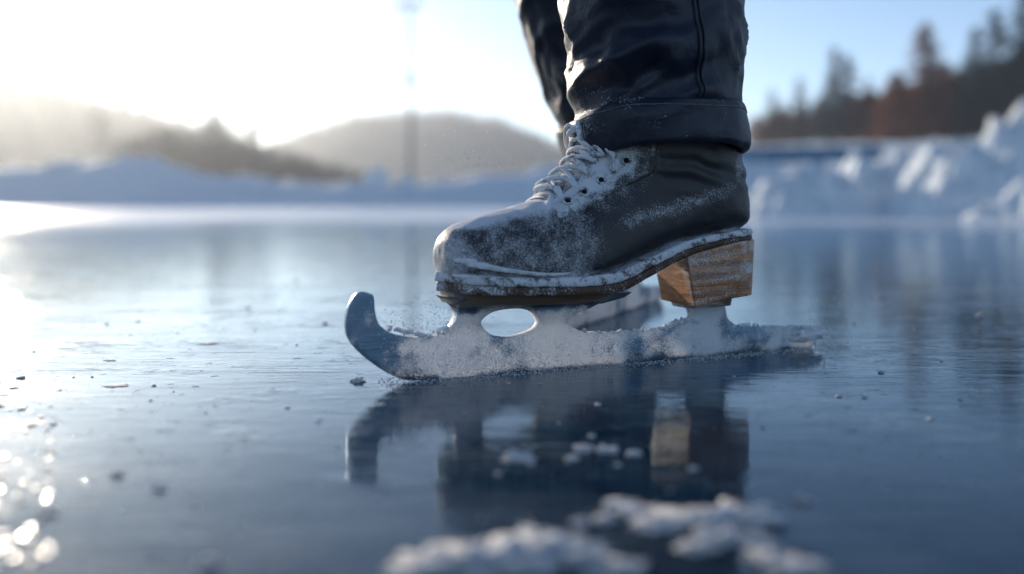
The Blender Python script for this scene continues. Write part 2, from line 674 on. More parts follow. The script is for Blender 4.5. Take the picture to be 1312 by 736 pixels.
# ------------------------------------------------ welt, outsole
SU = [-.0035, .02, .05, .075, .11, .14, .167, .206, .24, .2715, .302]
ZT = [.0835, .0815, .0800, .0793, .0795, .0822, .0900, .1035, .1100, .1130, .1138]
ZB = [.0695, .0685, .0675, .0667, .0650, .0660, .0755, .0915, .1005, .1045, .1055]
WS = [(0, .0), (.004, .018), (.012, .0300), (.025, .0395), (.047, .0470), (.075, .0502), (.105, .0485), (.14, .0425), (.175, .0385), (.21, .0372),
      (.245, .0375), (.270, .0350), (.287, .0270), (.297, .0150), (.302, .0)]
wsu = np.array([a for a, b in WS])
wsv = np.array([b for a, b in WS])
wsu[0] = -.0035


def zint(u, tab):
    t = np.interp(u, SU, np.arange(len(SU)))
    return float(catmull(np.array(tab)[:, None], t)[0, 0])


def outline(n=90):
    t = (1 - np.cos(np.linspace(0, math.pi, n))) / 2
    us = -.0035 + (.2985 + .0035) * t
    idx = np.interp(us, wsu, np.arange(len(wsu)))
    w = np.maximum(0, catmull(wsv[:, None], idx)[:, 0])
    # round the two ends
    w[0] = w[-1] = 0
    e = np.sqrt(np.clip(1 - (np.clip(0.03 - (us + .0035), 0, .03) / .03) ** 2, 0, 1))
    w = np.where(us < .0265, np.minimum(w * 1.05, .0405 * e), w)
    e2 = np.sqrt(np.clip(1 - (np.clip((us - .2645) / .034, 0, 1)) ** 2, 0, 1))
    w = np.where(us > .2645, .0352 * e2, w)
    near = [(u, -x) for u, x in zip(us, w)]
    far = [(u, x) for u, x in zip(us, w)][-2:0:-1]
    return near + far


OUT = outline()


def slab(name, layers, mat, parent, frost_fn, jit=0.0):
    """layers: (inset in metres, function u->z)"""
    n = len(OUT)
    c = np.array(OUT)
    d = np.roll(c, -1, 0) - np.roll(c, 1, 0)
    nrm = np.stack([d[:, 1], -d[:, 0]], 1)
    nrm /= np.linalg.norm(nrm, axis=1)[:, None] + 1e-9
    ctr = np.array([.14, 0])
    if np.sum(nrm[20] * (c[20] - ctr)) < 0:
        nrm = -nrm
    vs, fr = [], []
    for ins, zf in layers:
        for k in range(n):
            p = c[k] - nrm[k] * ins
            u = min(max(p[0], -.0035), .302)
            z = zf(u)
            q = Vector((p[0], p[1], z))
            if jit:
                q += Vector((nrm[k][0], nrm[k][1], 0)) * jit * fbm(q * 130, 3) + Vector((0, 0, 0.6 * jit * fbm(q * 90 + Vector((7, 0, 0)), 3)))
            vs.append(q)
            fr.append(frost_fn(q))
    f = grid_faces(len(layers), n)
    # caps as strips across
    h = len(OUT) // 2
    for base in (0, (len(layers) - 1) * n):
        for k in range(h):
            a, b = base + k, base + k + 1
            a2, b2 = base + (n - k) % n, base + (n - k - 1) % n
            q = list(dict.fromkeys((a, b, b2, a2)))
            if len(q) > 2:
                f.append(tuple(q))
    return link_mesh(name, vs, f, mat, parent, True, fr)


zt = lambda u: zint(u, ZT)
zb = lambda u: zint(u, ZB)
zm = lambda u: zb(u) + (zt(u) - zb(u)) * 0.50
slab('welt', [(.004, lambda u: zt(u) + .0012), (.0012, lambda u: zt(u) + .0010), (.0002, lambda u: zt(u) - .0008), (.0, lambda u: zm(u) + .0016),
              (.0010, lambda u: zm(u) + .0004), (.004, lambda u: zm(u) + .0003)], M_WELT, skate,
     lambda q: min(1, max(0, 0.70 + 0.45 * fbm(q * 120, 4))), jit=0.0011)
slab('outsole', [(.004, lambda u: zm(u) + .0001), (.0018, lambda u: zm(u)), (.0010, lambda u: zm(u) - .0008), (.0010, lambda u: zb(u) + .0008), (.0018, zb), (.006, zb)],
     M_SOLE, skate, lambda q: min(1, max(0, 0.50 - 2.2 * max(0, min(q.x, .10)) + 0.30 * fbm(q * 60, 3))))

# ------------------------------------------------ heel: stacked block with straight breast
def heel_outline(u0, grow, n=44):
    pts = []
    uc = 0.2612
    pts.append((u0, -.0330 - grow))
    for k in range(n):
        t = -math.pi / 2 + math.pi * k / (n - 1)
        e = 2 / 2.7
        c, s_ = math.cos(t), math.sin(t)
        pts.append((uc + (.0340 + grow) * abs(c) ** e, (.0330 + grow) * math.copysign(abs(s_) ** e, s_)))
    pts.append((u0, .0330 + grow))
    return pts


hv, hfr = [], []
rows = []
NH = 12
for i in range(NH):
    t = i / (NH - 1)
    u0 = 0.2110 + 0.0100 * t
    o = heel_outline(u0, 0.0012 * (1 - t) + (0.0003 if i % 3 == 0 else 0))
    # resample the breast edge as straight points
    m = 16
    br = [(u0, .0330 + (-.0660) * k / m) for k in range(1, m)]
    o = o + br
    rows.append(len(o))
    for (u, v) in o:
        u += .0105 * (v + .033) / .066 * max(0.0, 1 - (u - u0) / .02)
        ztop = zb(min(u, .30)) + .0004
        zbot = 0.0490 + 0.0062 * sstep(u, .255, .262) + 0.02 * max(0, u - .224)
        z = ztop + (float(zbot) - ztop) * t
        p = Vector((u, v, z))
        hv.append(p)
        side = 1.0 if v < -.02 or u > .26 else 0.0
        hfr.append(min(1, max(0, (0.50 - 0.22 * t) * side + 0.04 + 0.34 * fbm(Vector((u * 40, v * 40, z * 420)), 4))))
nh = rows[0]
hf = grid_faces(NH, nh) + [tuple(range(nh)), tuple(range((NH - 1) * nh, NH * nh))]
heel = link_mesh('heel', hv, hf, M_WOOD, skate, False, hfr)
heel.data.polygons.foreach_set('use_smooth', [len(p.vertices) == 4 for p in heel.data.polygons])
bv = heel.modifiers.new('edge', 'BEVEL')
bv.width = 0.0012
bv.segments = 2
bv.limit_method = 'ANGLE'
bv.angle_limit = R(50)
heel.data.update()

# ------------------------------------------------ blade with front web, oval opening, rear stanchion and curled prow
def cr(pts, n=6, closed=False):
    rows = np.array(pts)
    if closed:
        rows = np.vstack([rows[-1:], rows, rows[:2]])
        t = np.linspace(1, len(pts) + 1, n * len(pts), endpoint=False)
    else:
        t = np.linspace(0, len(pts) - 1, n * (len(pts) - 1) + 1)
    return [tuple(r) for r in catmull(rows, t)]


prow = cr([(-.0124, .0002), (-.0300, .0020), (-.0431, .0078), (-.0598, .0202), (-.0720, .0330), (-.0762, .0445), (-.0745, .0590), (-.0695, .0685),
           (-.0645, .0716), (-.0575, .0700), (-.0545, .0672), (-.0536, .0560), (-.0495, .0450), (-.0346, .0368), (-.0089, .0340), (.0062, .0395),
           (.0135, .0500), (.0110, .0580), (.0030, .0652)], 6)
upper_edge = [(.1640, .0640), (.1620, .0590)] + cr([(.1480, .0545), (.1244, .0475), (.1120, .0395), (.1185, .0340), (.1367, .0290), (.1700, .0272), (.2120, .0280), (.2330, .0325),
                  (.2395, .0390), (.2380, .0470), (.2330, .0520)], 6)
rear = cr([(.2690, .0530), (.2745, .0450), (.2815, .0318), (.2950, .0258), (.3250, .0232), (.3600, .0216), (.3800, .0195), (.3850, .0100), (.3815, .0004)], 6)
run = [(.3815 + (-.0124 - .3815) * k / 60, 0.0002) for k in range(1, 60)]
contour = prow + upper_edge + rear + run
hole = cr([(.0335, .0430), (.0400, .0500), (.0520, .0528), (.0680, .0528), (.0810, .0490), (.0862, .0410), (.0790, .0340), (.0600, .0302), (.0430, .0330)], 6, True)


def inside(p, poly):
    x, y = p
    r = False
    for (x1, y1), (x2, y2) in zip(poly, poly[1:] + poly[:1]):
        if (y1 > y) != (y2 > y) and x < (x2 - x1) * (y - y1) / (y2 - y1) + x1:
            r = not r
    return r


def near_edge(p, poly, d):
    return any((p[0] - a) ** 2 + (p[1] - b) ** 2 < d * d for a, b in poly)


gpts = []
st = 0.0030
for i in range(int(.47 / st)):
    for j in range(int(.075 / st)):
        p = (-.078 + i * st + (j % 2) * st / 2, .0015 + j * st)
        if inside(p, contour) and not inside(p, hole) and not near_edge(p, contour, st * .7) and not near_edge(p, hole, st * .7):
            gpts.append(p)
nc, nhh = len(contour), len(hole)
v2 = [Vector(p) for p in contour + hole + gpts]
edges = [(i, (i + 1) % nc) for i in range(nc)] + [(nc + i, nc + (i + 1) % nhh) for i in range(nhh)]
res = geometry.delaunay_2d_cdt(v2, edges, [], 0, 1e-6)
rv, rf = res[0], res[2]
tri = []
for f in rf:
    c = sum((rv[i] for i in f), Vector((0, 0))) / len(f)
    if inside(tuple(c), contour) and not inside(tuple(c), hole):
        tri.append(f)
emap = {}
for f in tri:
    for a, b in zip(f, list(f[1:]) + [f[0]]):
        k = (min(a, b), max(a, b))
        emap.setdefault(k, []).append((a, b))
bnd = [e[0] for e in emap.values() if len(e) == 1]
bset = {i for e in bnd for i in e}


def blade_frost(u, z):
    a = 0.92 * float(sstep(u, -.062, -.004))
    a = a * (1 - 0.75 * float(sstep(z, .046, .056)) * (1 if u < .2 else .2))
    if u > .10:
        a -= 0.22 * float(sstep(u, .10, .16)) * (1 - float(sstep(u, .32, .36)))
    a *= .55 + .45 * float(sstep(z, .001, .006))
    a += 0.55 * fbm((u * 22, 0, z * 22), 4) * (1 if u > -.05 else .3)
    if u < -.045:
        a = max(a, 0.20 + 0.35 * fbm((u * 40, 3, z * 40), 3))
    return min(1, max(0, a))


def half_t(u, z):
    h = 0.0018 + 0.0010 * float(sstep(z, .0, .012))
    h += 0.0030 * float(sstep(z, .034, .050)) * float(sstep(u, -.03, .01))
    h += 0.0180 * float(sstep(z, .050, .066)) ** 2 * float(sstep(u, -.01, .012))
    return h


bv_, bfr = [], []
for sg in (-1, 1):
    for i, p in enumerate(rv):
        u, z = p
        fz = blade_frost(u, z)
        crust = 0.0 if u < -.035 else float(sstep(u, -.035, -.01)) * (0.0007 + 0.0009 * fbm((u * 60, sg * 5, z * 60), 4)) * float(sstep(z, .002, .008))
        t = half_t(u, z) + max(0, crust) * (0.2 if i in bset else 1)
        dz = 0.0
        if i in bset and u > .10 and z > .015:
            dz = 0.0016 * fbm((u * 90, 1, 2), 3)
        bv_.append((u, sg * t, z + dz))
        bfr.append(fz)
nvb = len(rv)
bf = [tuple(f) for f in tri] + [tuple(i + nvb for i in reversed(f)) for f in tri]
bf += [(b, a, a + nvb, b + nvb) for a, b in bnd]
blade = link_mesh('blade', bv_, bf, M_STEEL, skate, True, bfr)
bve = blade.modifiers.new('edge', 'BEVEL')
bve.width = 0.0007
bve.segments = 2
bve.limit_method = 'ANGLE'
bve.angle_limit = R(55)

# front mounting plate under the sole and plate under the heel
def plate(name, u0, u1, w0, w1, z0f, z1f, mat, frost):
    n = 40
    pts = []
    for k in range(n):
        t = 2 * math.pi * k / n
        e = 2 / 5.0
        c, s_ = math.cos(t), math.sin(t)
        u = (u0 + u1) / 2 + (u1 - u0) / 2 * math.copysign(abs(c) ** e, c)
        w = np.interp(u, [u0, u1], [w0, w1])
        pts.append((u, w * math.copysign(abs(s_) ** e, s_)))
    mb = MB()
    vs = []
    for ins, top in ((.0, True), (.0, False)):
        for u, v in pts:
            vs.append((u, v * (1 if top else .86), z1f(u) if top else z0f(u)))
    mb.add(vs, grid_faces(2, n) + [tuple(range(n)), tuple(range(n, 2 * n))], [min(1, max(0, frost + .4 * fbm(Vector(p) * 50, 3))) for p in vs])
    return mb.build(name, mat, skate, smooth=False)


plate('toe_plate', .006, .150, .030, .024, lambda u: zb(u) - .0095 + .004 * float(sstep(u, .10, .15)), lambda u: zb(u) - .0002, M_PLATE, 0.10)
plate('heel_plate', .2290, .2760, .020, .020, lambda u: .0490 + .02 * (u - .224) - .0032 + .0062 * float(sstep(u, .255, .262)) * 0, lambda u: .0490 + .02 * (u - .224) + .0062 * float(sstep(u, .255, .262)) - .0001, M_PLATE, 0.35)

# snow grains frozen to the blade, too many to count
gm = MB()
OCT = [(1, 0, 0), (-1, 0, 0), (0, 1, 0), (0, -1, 0), (0, 0, 1), (0, 0, -1)]
OF = [(0, 2, 4), (2, 1, 4), (1, 3, 4), (3, 0, 4), (2, 0, 5), (1, 2, 5), (3, 1, 5), (0, 3, 5)]


def grain(mb, p, r):
    M = Matrix.Rotation(random.uniform(0, 6.28), 3, Vector((random.uniform(-1, 1), random.uniform(-1, 1), random.uniform(-1, 1))).normalized())
    mb.add([Vector(p) + M @ (Vector(o) * r * random.uniform(.6, 1.25)) for o in OCT], OF)


n_g = 0
while n_g < 3000:
    u = random.triangular(-.055, .20, .005) if random.random() < .8 else random.uniform(.0, .385)
    z = abs(random.gauss(0.016, 0.014))
    if not inside((u, z), contour) or inside((u, z), hole):
        continue
    if random.random() > float(sstep(u, -.056, -.022)) * .95 + .05:
        continue
    sgn = -1 if random.random() < .8 else 1
    r = abs(random.gauss(.00034, .00018)) + .00016
    grain(gm, (u, sgn * (half_t(u, z) + .0006), z), r)
    n_g += 1
# clods on the upper edges of the blade
for k in range(420):
    u = random.choice([random.gauss(.372, .012), random.gauss(.235, .010), random.uniform(.12, .36), random.gauss(-.015, .015)])
    zt_ = float(np.interp(u, [-.05, -.0089, .01, .11, .1367, .17, .212, .235, .29, .34, .38], [.045, .034, .042, .034, .029, .0275, .0285, .034, .026, .0225, .019]))
    grain(gm, (u, random.gauss(0, .003), zt_ - .001 + random.random() * .002), random.uniform(.0008, .0026))
gs_ = gm.build('snow_grain', M_SPRAY, blade, smooth=False, frost=False)
gs_['kind'] = 'stuff'

# lumps of packed snow pressed along the blade
def blob(rad, seed, sub=4, squash=(1, 1, 1), amp=0.45, freq=1.6, flat=None):
    bm = bmesh.new()
    bmesh.ops.create_icosphere(bm, subdivisions=sub, radius=1.0)
    vs = []
    for v in bm.verts:
        d = v.co.normalized()
        q = d * freq + Vector((seed * 3.7, seed * 1.3, seed * 7.1))
        r = 1 + amp * fbm(q, 5)
        p = Vector((d.x * squash[0], d.y * squash[1], d.z * squash[2])) * r * rad
        if flat is not None and p.z < flat * rad:
            p.z = flat * rad
        vs.append(p)
    fs = [tuple(v.index for v in f.verts) for f in bm.faces]
    bm.free()
    return vs, fs


for k, (u, z, r) in enumerate([(.374, .012, .0085), (.358, .016, .0050), (.245, .030, .0042), (.232, .031, .0038), (.215, .0275, .0032), (.142, .0265, .0032), (.160, .0262, .0026),
                               (.330, .022, .0032), (.300, .0255, .0030), (.346, .019, .0036)]):
    v, f = blob(r, k + 2, 3, (2.4, .62, .80), .5, 1.8)
    link_mesh('snow_crust', v, f, M_CRUST, blade, True, None, (u, -.0005, z))

# ------------------------------------------------ the other skate, standing behind and turned towards the camera
sk2 = copy_tree(skate)
PSI2 = R(66)
ANK2 = Vector((0.136, 1.235, 0))
sk2.rotation_euler = (0, 0, PSI2)
sk2.location = ANK2 - Vector((math.cos(PSI2), math.sin(PSI2), 0)) * 0.205
tag(sk2, 'second ice skate mostly hidden behind the front boot, seen under its sole', 'ice skate', 'skates worn by the person')

# ------------------------------------------------------------------ PERSON
ANK1 = ORG + AX * 0.205
HIP1, HIP2 = Vector((.150, .965, .90)), Vector((.165, 1.125, .90))
KN1, KN2 = Vector((.105, .850, .50)), Vector((.022, 1.165, .52))
PEL = (HIP1 + HIP2) / 2 + Vector((0, 0, .06))


def body_mesh():
    pts = [PEL, PEL + Vector((-.01, 0, .16)), HIP1, KN1, ANK1 + Vector((0, 0, .20)), HIP2, KN2, ANK2 + Vector((0, 0, .20))]
    ed = [(0, 1), (0, 2), (2, 3), (3, 4), (0, 5), (5, 6), (6, 7)]
    rad = [.12, .125, .075, .052, .035, .075, .052, .035]
    me = bpy.data.meshes.new('person')
    me.from_pydata([tuple(p) for p in pts], ed, [])
    o = bpy.data.objects.new('person', me)
    COL.objects.link(o)
    md = o.modifiers.new('skin', 'SKIN')
    for i, sv in enumerate(me.skin_vertices[0].data if me.skin_vertices else []):
        pass
    bm = bmesh.new()
    bm.from_mesh(me)
    ly = bm.verts.layers.skin.verify()
    for v, r in zip(bm.verts, rad):
        v[ly].radius = (r, r)
        v[ly].use_root = (v.index == 0)
    bm.to_mesh(me)
    bm.free()
    o.modifiers.new('sub', 'SUBSURF').levels = 1
    o.modifiers['sub'].render_levels = 2
    me.materials.append(M_SKIN)
    return o


person = body_mesh()
tag(person, 'skater in black waxed trousers with deep turn-ups, standing on both skates', 'person')


def leg_path(foot, knee, hip, z0, n):
    """centre points of one trouser leg from the cuff to the hip"""
    pts = [foot, knee, hip]
    out = []
    for i in range(n):
        t = i / (n - 1)
        z = z0 + (hip.z + .06 - z0) * (t ** 1.5)
        if z < knee.z:
            k = (z - z0) / (knee.z - z0)
            c = foot.lerp(knee, k)
        else:
            k = min(1.0, (z - knee.z) / (hip.z - knee.z))
            c = knee.lerp(hip, k)
        out.append((c.x, c.y, z))
    return out


CUFF_H = 0.034


def trouser_leg(foot, knee, hip, ax_ang, seed, mb, z0, main):
    """one leg; theta 0 = towards the toe, -90 deg = outer near side"""
    n, nt_ = 150, 120
    path = leg_path(foot, knee, hip, z0, n)
    vs, fr = [], []
    ca, sa = math.cos(ax_ang), math.sin(ax_ang)
    for i, (cx, cy, z) in enumerate(path):
        hz = z - z0
        base = float(np.interp(hz, [0, .03, .05, .13, .30, .45, .78], [.0715, .0715, .0725, .0740, .078, .085, .105]))
        for k in range(nt_):
            th = 2 * math.pi * k / nt_
            e = 1.0
            du, dv = math.cos(th + math.pi), math.sin(th + math.pi)     # th=0: toe side
            near = -dv                                                   # 1 on the outer side of the front leg
            r = base * (1 + .04 * math.cos(2 * th))
            # folds: slack cloth bunching above the cuff, pulling diagonally from the front edge
            env = math.exp(-((hz - .075) / .045) ** 2)
            ang = math.atan2(dv, -du)                                    # 0 at the toe side, negative on the near side
            q = ang * .9 * (1 if main else -1)
            d1 = math.sin(120 * (hz - .06 + .020 * q) + 1.3 * fbm((q * 1.4 + seed, hz * 16, seed), 3) + seed)
            front = math.exp(-((ang + .75) / .85) ** 2)
            r += .0085 * env * front * (abs(d1) ** .7 * math.copysign(1, d1))
            rid = 1 - abs(noise.noise(Vector((q * 1.5 + seed * 2, (hz + .030 * q) * 34, seed)))) * 2.2
            r += .0062 * env * math.exp(-((ang + .55) / 1.0) ** 2) * max(-.4, rid) * abs(rid)
            rid2 = 1 - abs(noise.noise(Vector((q * 1.1 + seed * 5, (hz - .055 * q) * 22, seed + 3)))) * 2.2
            r += .0040 * float(sstep(hz, .04, .09)) * max(-.4, rid2) * abs(rid2)
            r += .0034 * fbm((math.cos(ang) * 1.5 + seed, math.sin(ang) * 1.5, hz * 13), 4) * float(sstep(hz, .036, .07))
            # long soft folds higher up
            r += .0042 * float(sstep(hz, .09, .16)) * math.sin(3 * ang + 14 * hz + seed + 2 * fbm((q, hz * 6, seed), 2))
            # gathered waist of cloth just over the cuff seam
            r -= .0022 * math.exp(-((hz - CUFF_H - .004) / .006) ** 2)
            lu, lv = du * r, dv * r * .97
            x = cx + lu * ca - lv * sa
            y = cy + lu * sa + lv * ca
            zz = z
            if hz < CUFF_H * 1.6:
                zz += (.0120 * max(0, near) ** .6 - .003 * max(0, -du) ** 4) * (1 - hz / (CUFF_H * 1.6))
            vs.append(Vector((x, y, zz)))
            fz = .34 * math.exp(-((ang + .35) / .55) ** 2) * float(1 - sstep(hz, .03, .09)) + .12 * fbm((x * 40, y * 40, z * 40), 3)
            fr.append(min(1, max(0, fz)))
    o = len(mb.v)
    mb.add(vs, grid_faces(n, nt_), fr)
    return vs, n, nt_


tm = MB()
# front leg
v1, n1, t1 = trouser_leg(ANK1, KN1, HIP1, PSI, 1.0, tm, .1760, True)
v2_, n2, t2 = trouser_leg(ANK2 + Vector((0, 0, 0)), KN2, HIP2, PSI2, 4.2, tm, .1930, False)
# seat of the trousers, up to the waist
hv_ = []
for i in range(14):
    t = i / 13
    z = .84 + .22 * t
    c = (HIP1 + HIP2) / 2 + Vector((-.01 * t, 0, 0))
    rx, ry = .135 - .01 * t, .175 - .025 * t
    for k in range(48):
        a = 2 * math.pi * k / 48
        rr = 1 + .02 * math.sin(5 * a + z * 20)
        hv_.append((c.x + rx * rr * math.cos(a), c.y + ry * rr * math.sin(a), z))
tm.add(hv_, grid_faces(14, 48) + [tuple(range(48)), tuple(range(13 * 48, 14 * 48))], 0.0)
trousers = tm.build('trousers', M_CLOTH, person)
sol = trousers.modifiers.new('thickness', 'SOLIDIFY')
sol.thickness = .0018
sol.offset = -1
trousers['label'] = 'black waxed trousers with deep turn-ups and frost on the front'


def cuff(vs, n, nt_, z0, label=None):
    """the turn-up: a doubled band round the bottom of one leg"""
    rows = 12
    out, fr = [], []
    cen = sum((vs[k] for k in range(nt_)), Vector()) / nt_
    prof = [(-.0050, .000), (-.0060, .0), (.0012, -.0014), (.0038, -.0004), (.0050, .003), (.0052, .010), (.0048, .018), (.0046, .026), (.0046, CUFF_H - .004),
            (.0040, CUFF_H - .001), (.0022, CUFF_H + .0006), (-.0010, CUFF_H)]
    zs = [(vs[r * nt_].z) for r in range(n)]
    for off, hz in prof:
        # nearest row for that height
        for k in range(nt_):
            # find height along this column
            best = None
            zt_ = vs[k].z + hz * (1 + .06 * math.sin(3 * k * 2 * math.pi / nt_))
            r = 0
            while r < n - 2 and vs[(r + 1) * nt_ + k].z < zt_:
                r += 1
            a, b = vs[r * nt_ + k], vs[(r + 1) * nt_ + k]
            tt = 0 if abs(b.z - a.z) < 1e-9 else max(-.5, min(1, (zt_ - a.z) / (b.z - a.z)))
            p = a.lerp(b, tt)
            d = Vector((p.x - cen.x, p.y - cen.y, 0)).normalized()
            an = 2 * math.pi * k / nt_
            w = 1 + .25 * fbm((math.cos(an) * 2, math.sin(an) * 2, hz * 40 + z0 * 9), 3)
            q = p + d * (off * w + .0008 * fbm(p * 60, 3))
            q.z = zt_ + .0008 * fbm(p * 45, 2)
            out.append(q)
            ang = math.atan2(math.sin(an + math.pi), -math.cos(an + math.pi))
            fz = .30 * math.exp(-((ang + .15) / .45) ** 2) + .04 + .30 * fbm((q.x * 45, q.y * 45, q.z * 45), 3)
            if abs(hz - CUFF_H) < .004:
                fz += .16
            fr.append(min(1, max(0, fz)))
    return link_mesh('cuff', out, grid_faces(len(prof), nt_), M_CLOTH, trousers, True, fr)


c1_ = cuff(v1, n1, t1, .176)
c2_ = cuff(v2_, n2, t2, .193)


def stitches(c, nt_):
    vv = [v.co.copy() for v in c.data.vertices]
    mb = MB()
    a, b = vv[8 * nt_:9 * nt_], vv[7 * nt_:8 * nt_]
    cen = sum(a, Vector()) / nt_
    for k in range(nt_):
        for h in (0, 1):
            p = a[k].lerp(a[(k + 1) % nt_], h * .5 + .05).lerp(b[k].lerp(b[(k + 1) % nt_], h * .5 + .05), .25)
            q = a[k].lerp(a[(k + 1) % nt_], h * .5 + .38).lerp(b[k].lerp(b[(k + 1) % nt_], h * .5 + .38), .25)
            d = Vector((p.x - cen.x, p.y - cen.y, 0)).normalized() * .0003
            v, f = tube([p + d, (p + q) / 2 + d * 1.8, q + d], .00042, 5)
            mb.add(v, f)
    return mb.build('stitching', M_THREAD, c, frost=False)


stitches(c1_, t1)
stitches(c2_, t2)


def seam(vs, n, nt_, ang_deg, up_to, off=.0012):
    """flat-felled side seam: two raised cords running up the leg"""
    mb = MB()
    for dk, r in ((0, .0015), (1, .0012)):
        k = int(round((ang_deg / 360) * nt_)) % nt_
        pts = []
        for row in range(6, up_to):
            a = vs[row * nt_ + (k + dk) % nt_]
            c = sum((vs[row * nt_ + j] for j in range(0, nt_, 10)), Vector()) / 12
            d = Vector((a.x - c.x, a.y - c.y, 0)).normalized()
            pts.append(a + d * off)
        v, f = tube(pts, r, 8)
        mb.add(v, f, 0.05)
    return mb.build('side_seam', M_CLOTH, trousers)


seam(v1, n1, t1, 84, 110)
seam(v2_, n2, t2, 113, 110)


# ------------------------------------------------------------------ SETTING
# azimuth (deg, right positive) of a pixel column
def az(px):
    r = ray(px, 257)
    return math.degrees(math.atan2(r.x, r.y))


def topz(px, py, d):
    return at(px, py, d).z


# ice sheet
m, nt, out, oc, pos = material('lake_ice')
sep = nt.n('ShaderNodeSeparateXYZ', i_0=pos)
dist = nt.math('SQRT', nt.math('ADD', nt.math('POWER', sep.outputs[0], 2.0), nt.math('POWER', sep.outputs[1], 2.0)))
# fine wind ripples, scratches and broad undulation
rip = nt.noise(nt.mapping(pos, scale=(14, 46, 1)), 1.0, 4, 0.6, 0.8)
fine = nt.noise(nt.mapping(pos, scale=(70, 260, 1), rot=(0, 0, R(6))), 1.0, 3, 0.6, 0.3)
broad = nt.noise(nt.mapping(pos, scale=(3.0, 5.0, 1)), 1.0, 3, 0.5)
grit = nt.noise(pos, 420, 2, 0.6)
speck = nt.step(nt.noise(nt.mapping(pos, scale=(60, 110, 1)), 1.0, 3, 0.7), 0.64, 0.74)
b1 = nt.bump(rip, 0.00042)
b2 = nt.bump(fine, 0.00007, normal=b1)
b3 = nt.bump(broad, 0.0007, normal=b2)
# rough frozen crystals in sparse small patches, hairline scratches in two directions
cpat = nt.noise(nt.mapping(pos, scale=(9, 14, 1)), 1.0, 4, 0.6)
crys = nt.math('MULTIPLY', nt.step(cpat, 0.58, 0.72), nt.noise(nt.mapping(pos, scale=(1, 1.6, 1)), 90, 3, 0.6))
scr = None
for sx, sy, rr, lo in ((5, 420, 8, .60), (4, 330, -14, .62), (7, 500, 31, .62)):
    q = nt.step(nt.noise(nt.mapping(pos, scale=(sx, sy, 1), rot=(0, 0, R(rr))), 1.0, 2, 0.5), lo, lo + .10)
    scr = q if scr is None else nt.math('MAXIMUM', scr, q)
scr = nt.math('MULTIPLY', scr, nt.step(nt.noise(pos, 7, 3, .6), .42, .66))
b4 = nt.bump(nt.math('ADD', nt.math('ADD', nt.math('MULTIPLY', speck, 0.7), crys), nt.math('MULTIPLY', scr, .12)), 0.0007, normal=b3)
depthn = nt.noise(pos, 1.6, 4, 0.6)
cloudy = nt.step(nt.noise(nt.mapping(pos, scale=(5, 9, 1), rot=(0, 0, R(-20))), 1.0, 5, 0.65, 0.7), 0.56, 0.80)
col = nt.mix(depthn, (0.002, 0.015, 0.032), (0.004, 0.030, 0.060))
col = nt.mix(nt.math('MULTIPLY', cloudy, 0.14), col, (0.10, 0.16, 0.22))
rgh = nt.math('ADD', 0.018, nt.math('MULTIPLY', cloudy, 0.16))
rgh = nt.math('ADD', rgh, nt.math('MULTIPLY', grit, 0.035))
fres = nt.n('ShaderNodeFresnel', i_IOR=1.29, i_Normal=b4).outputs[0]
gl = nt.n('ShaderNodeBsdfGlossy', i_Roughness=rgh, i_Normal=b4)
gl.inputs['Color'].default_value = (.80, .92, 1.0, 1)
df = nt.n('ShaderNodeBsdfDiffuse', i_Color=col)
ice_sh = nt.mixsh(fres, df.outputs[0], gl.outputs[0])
# snow dust lying on the ice: thin smears close by, continuous farther out
streak = nt.noise(nt.mapping(pos, scale=(0.35, 1.3, 1)), 1.0, 6, 0.66, 0.9)
near_sm = nt.noise(nt.mapping(pos, scale=(7, 13, 1), rot=(0, 0, R(24))), 1.0, 6, 0.68, 0.5)
far_amt = nt.step(dist, 2.6, 8.5)
dust_far = nt.step(nt.math('ADD', streak, nt.math('MULTIPLY', far_amt, 0.42)), 0.66, 0.92)
dust_near = nt.math('MULTIPLY', nt.step(nt.math('ADD', near_sm, nt.math('MULTIPLY', grit, 0.16)), 0.655, 0.84), 0.45)
veil = nt.math('MULTIPLY', nt.step(nt.noise(nt.mapping(pos, scale=(2.2, 5, 1), rot=(0, 0, R(10))), 1.0, 6, .7, .6), .42, .75), 0.10)
veil = nt.math('ADD', veil, nt.math('MULTIPLY', scr, 0.13))
dust = nt.math('MAXIMUM', nt.math('MULTIPLY', dust_far, 0.85), nt.math('MAXIMUM', dust_near, veil))
dsh = nt.bsdf((0.84, 0.86, 0.88), 0.36, normal=nt.bump(nt.noise(pos, 160, 4, 0.7), 0.0010, normal=b1), spec=0.6)
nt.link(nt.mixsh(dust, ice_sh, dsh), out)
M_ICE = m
vs, fs = [], []
ringr = [0.0, .3, .6, 1, 1.6, 2.6, 4, 7, 12, 20, 30, 60]
for r in ringr[1:]:
    for k in range(96):
        a = 2 * math.pi * k / 96
        vs.append((r * math.sin(a), r * math.cos(a) + .5, 0))
fs = grid_faces(len(ringr) - 1, 96) + [tuple(range(96))]
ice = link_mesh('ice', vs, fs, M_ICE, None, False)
tag(ice, kind='structure')

# snow terrain round the lake, with a low shaded bank at the shore
AZ_T = [-180, -60, az(0), az(190), az(240), az(350), az(470), az(560), az(650), az(720), az(960), az(1110), az(1200), 40, 70, 180]
H_T = [.7, .9, topz(0, 212, 24.5), topz(190, 210, 24.5), topz(240, 222, 24.5), topz(350, 232, 24.5), topz(470, 238, 24.5), topz(560, 236, 24.5), topz(650, 226, 24.5), topz(720, 212, 24.5),
       topz(960, 206, 24.5), topz(1110, 206, 24.5), 1.1, 1.2, 1.0, .7]
SL_A = [-180, -40, az(0), az(350), az(600), az(720), az(960), az(1312), 50, 90, 180]
SL_V = [.02, .03, .022, .014, .014, .030, .0535, .0560, .05, .02, .02]


def shore(a):
    return 22 + .9 * math.sin(math.radians(a) * 9) + .6 * math.sin(math.radians(a) * 23 + 1)


